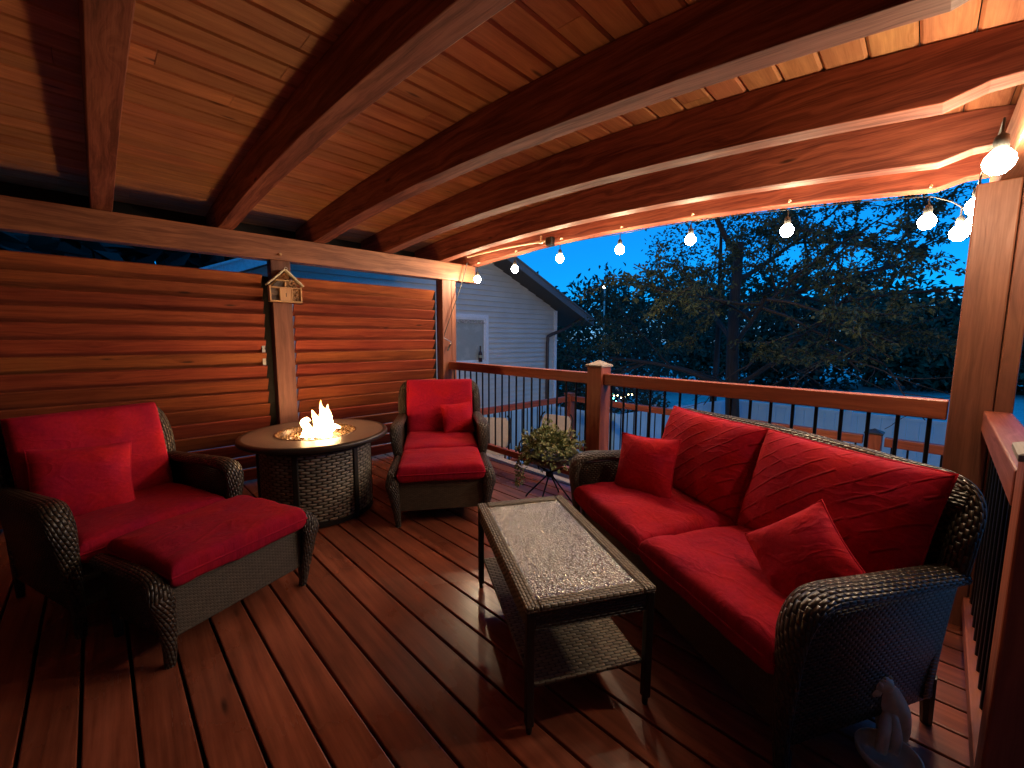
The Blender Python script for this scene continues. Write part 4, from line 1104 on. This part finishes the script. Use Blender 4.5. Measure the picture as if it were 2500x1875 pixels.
MB().lathe([(0.0475, 0.10), (0.0475, 0.16)], 16).build('label_band', plain('bottle_label', (0.35, 0.33, 0.2), 0.6), bt, smooth=True)

# ------------------------------------------------------------------ trees
m_bark = wood('bark', (0.022, 0.017, 0.014), (0.065, 0.050, 0.042), 0.9, 30, 0.0, 0.1, 0.9)
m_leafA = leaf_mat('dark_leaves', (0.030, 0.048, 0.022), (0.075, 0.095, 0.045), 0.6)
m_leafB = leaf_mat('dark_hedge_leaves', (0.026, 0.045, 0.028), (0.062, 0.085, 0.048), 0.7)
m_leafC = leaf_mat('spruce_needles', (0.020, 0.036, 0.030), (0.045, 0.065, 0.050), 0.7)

def branch_tree(loc, seed, label, H=6.0, spread=4.2, trunk_r=0.15, leaves=26000, leafsize=(0.06, 0.10), bias=Vector((0, 0, 0)), zmin=1.6, group='trees beyond the fence', lmat=None):
    rn = random.Random(seed)
    root = empty('broadleaf_tree', loc, 0, label, 'tree', group)
    wd = MB(); twigs = []
    def grow(p, dv, L, r, depth):
        n = 5; pts = [p]; dd = dv.normalized()
        for k in range(n):
            dd = (dd + rv(rn) * (0.16 if depth else 0.07) + Vector((0, 0, 0.03 if depth < 2 else -0.03))).normalized()
            pts.append(pts[-1] + dd * L / n)
        wd.sweep(pts, [(max(r * (1 - 0.45 * k / n), 0.004),) * 2 for k in range(n + 1)], 7 if depth < 2 else 4, cap=False)
        if depth >= 2:
            twigs.append(pts)
        if depth < 4:
            nb = (8, 5, 4, 3)[depth]
            for b in range(nb):
                t = rn.uniform(0.35, 1.0) if depth else rn.uniform(0.38, 1.0)
                k = min(int(t * n), n - 1); q = pts[k].lerp(pts[k + 1], t * n - k)
                ax = rv(rn); out = (dd * 0.55 + ax * 0.95 + bias * 0.4).normalized()
                if depth == 0:
                    a = 2 * PI * (b * 0.382 + rn.random() * 0.1)
                    out = Vector((math.cos(a), math.sin(a), rn.uniform(0.25, 0.9))) + bias
                if out.z < -0.35: out.z *= 0.3
                grow(q, out, (spread * 0.62 if depth == 0 else L * rn.uniform(0.5, 0.72)), r * (0.34 if depth == 0 else 0.5), depth + 1)
    grow(Vector((0, 0, 0)), Vector((0.03, 0.02, 1)), H * 0.72, trunk_r, 0)
    wd.build('trunk', m_bark, root, smooth=True)
    lf = MB(); m = len(twigs)
    per = max(1, leaves // m)
    for tw_ in twigs:
        for k in range(per):
            s = rn.randint(0, len(tw_) - 2); q = tw_[s].lerp(tw_[s + 1], rn.random()) + rv(rn) * 0.06
            if q.z < zmin: continue
            leaf(lf, q, (tw_[s + 1] - tw_[s]).normalized() * 0.5 + rv(rn) + Vector((0, 0, -0.35)), rv(rn) + Vector((0, 0, 0.8)), rn.uniform(*leafsize), rn.uniform(leafsize[0], leafsize[1]) * 0.5)
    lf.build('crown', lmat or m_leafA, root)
    return root
branch_tree((0.985, 7.05, -1.75), 4, 'big leafy tree with forked trunk just inside the vinyl fence', H=7.2, spread=4.6, trunk_r=0.17, leaves=38000, leafsize=(0.05, 0.115), bias=Vector((0.10, 0.0, 0)), zmin=2.75)

def mass_tree(loc, seed, w, h, n, label, lmat, ls=(0.22, 0.42), base=0.1, name='broadleaf_tree', conic=0.0):
    rn = random.Random(seed); root = empty(name, loc, 0, label, 'tree', 'dark trees along the far lawn')
    MB().sweep(catmull([(0, 0, 0), (0.1, 0.05, h * 0.3), (0, 0.1, h * 0.75)], 4), lerp_list([(w * 0.035,) * 2, (w * 0.025,) * 2, (w * 0.01,) * 2], 9), 8).build('trunk', m_bark, root, smooth=True)
    lf = MB()
    cl = []
    for k in range(46):
        v = rv(rn); q = rn.uniform(0.35, 1) ** 0.6
        zc = base * h + (h * (1 - base)) * (0.5 + 0.5 * v.z * q)
        rad = w / 2 * (1 - conic * max(0, (zc / h - base))) 
        cl.append((Vector((v.x * rad * q, v.y * rad * q, zc)), w * rn.uniform(0.10, 0.22) * (1 - conic * 0.6 * zc / h)))
    for k in range(n):
        c, s = cl[rn.randrange(len(cl))]; v = rv(rn); p = c + v * s * rn.uniform(0.5, 1.15)
        if p.z < base * h * 0.3: p.z = base * h * 0.3 + rn.random() * 0.3
        leaf(lf, p, v + rv(rn) * 0.9, v + rv(rn) * 0.6, rn.uniform(*ls), rn.uniform(*ls) * 0.55)
    lf.build('crown', lmat, root)
    return root
def at(px, dist, z=-1.75):
    x_ = (px - 1250) / 1006.23
    v = d + x_ * rr; v.z = 0; v.normalize()
    return (CAM.x + v.x * dist, CAM.y + v.y * dist, z)
far = [(1405, 17, 3.6, 4.2, 'low dark tree right beside the neighbouring house eave'), (1500, 20, 5.4, 6.0, 'dark rounded tree behind the middle railing post'),
       (1600, 27, 7, 6.6, 'tall dark tree left of the big tree trunk'), (1720, 31, 6.5, 6.6, 'dark tree directly behind the big tree trunk'), (1850, 32, 7.5, 6.8, 'dark spreading tree right of the big tree trunk'),
       (1985, 33, 8.5, 6.6, 'dark tree beyond the lawn, under the second brightest bulb'), (2120, 36, 9, 6.2, 'broad dark tree at the far edge of the lawn'), (2260, 38, 9, 5.6, 'low dark tree at the far edge of the lawn, beside the corner post'),
       (2420, 38, 9, 5.8, 'dark tree at the far lawn edge, behind the corner post'), (2600, 40, 9, 6.0, 'dark tree at the far lawn edge, right of the corner post'), (1330, 30, 7, 7.0, 'dark tree behind the neighbouring house roof')]
for k, (px, ds, w, h, lab) in enumerate(far):
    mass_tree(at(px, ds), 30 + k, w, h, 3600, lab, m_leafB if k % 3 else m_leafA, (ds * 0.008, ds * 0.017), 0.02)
mass_tree((-13.0, -1.0, -1.75), 77, 11, 14, 9000, 'tall dark spruce behind the left slatted screen', m_leafC, (0.45, 0.8), 0.02, 'spruce_tree', 0.5)
mass_tree((-11.0, -8.0, -1.75), 78, 13, 14, 9000, 'wide dark spruce left of the neighbouring house', m_leafC, (0.45, 0.8), 0.02, 'spruce_tree', 0.3)

mass_tree((14.0, -3.0, -1.75), 80, 10, 20, 9000, 'added unseen dark tree right of the deck, blocking sky light', m_leafB, (0.5, 0.9), 0.02)  # this tree and the next are added out of view to block sky light
mass_tree((14.0, -11.0, -1.75), 81, 10, 18, 6000, 'added unseen dark tree right of the deck, blocking sky light nearer the rear wall', m_leafB, (0.5, 0.9), 0.02)
mass_tree(at(1735, 12.5), 90, 3.2, 8.2, 4600, 'slender leafy tree whose dense crown shows directly behind the big trunk', m_leafA, (0.07, 0.13), 0.42)
# flowering shrub with pale blossoms behind the middle post
fb = empty('flowering_shrub', at(1530, 13.5), 0, 'shrub with pale blossoms behind the railing post cap', 'shrub')
rnd = random.Random(41); l1 = MB(); l2 = MB()
for k in range(1500):
    v = rv(rnd); p = Vector((v.x * 1.3, v.y * 1.0, 0.95 + v.z * 0.85)) * rnd.uniform(0.7, 1.05)
    leaf(l1, p, v + rv(rnd), v + rv(rnd) * .5, 0.16, 0.09)
for k in range(70):
    v = rv(rnd); v.z = abs(v.z); p = Vector((v.x * 1.3, v.y * 1.0, 1.0 + v.z * 0.9))
    leaf(l2, p, rv(rnd), v, 0.10, 0.09)
l1.build('foliage', m_leafB, fb); l2.build('blossoms', plain('pale_petals', (0.6, 0.6, 0.6), 0.6), fb)

# street lamp and garden fairy lights far behind
lamp = empty('street_lamp', at(1470, 16.5), 0, 'small lit lamp on a thin pole, right of the neighbouring house roof', 'street lamp')
MB().sweep([(0, 0, 0), (0, 0, 4.9), (-0.02, -0.02, 5.05)], 0.03, 8).build('pole', m_steel, lamp)
MB().ball((-0.02, -0.02, 5.06), (0.05, 0.05, 0.05), 12, 8).build('lamp_head', emit('street_lamp_light', (1, 0.86, 0.65), 20), lamp)
for (px, n, col, st, lab, seed) in ((1499, 5, (0.1, 1.0, 0.75), 14, 'cluster of small turquoise garden lights beyond the fence', 1), (1522, 6, (1.0, 0.75, 0.35), 14, 'row of small warm garden lights beyond the fence', 2)):
    rn = random.Random(seed); g = empty('garden_lights', at(px, 10.5, -0.10), 0, lab, 'garden lights')
    me = emit('garden_light_%s' % ('turquoise' if seed == 1 else 'warm'), col, st)
    for k in range(n):
        MB().ball((rn.uniform(-0.12, 0.12) if seed == 1 else -0.18 + 0.07 * k, rn.uniform(-0.1, 0.1) if seed == 1 else -0.12 + 0.05 * k, rn.uniform(-0.12, 0.14) if seed == 1 else rn.uniform(-0.03, 0.05) + k * 0.012), (0.016,) * 3, 8, 6).build('bulb', me, g)
    MB().sweep([(0, 0, -1.65), (0, 0, 0.0)], 0.006, 6).build('stake', m_black, g)
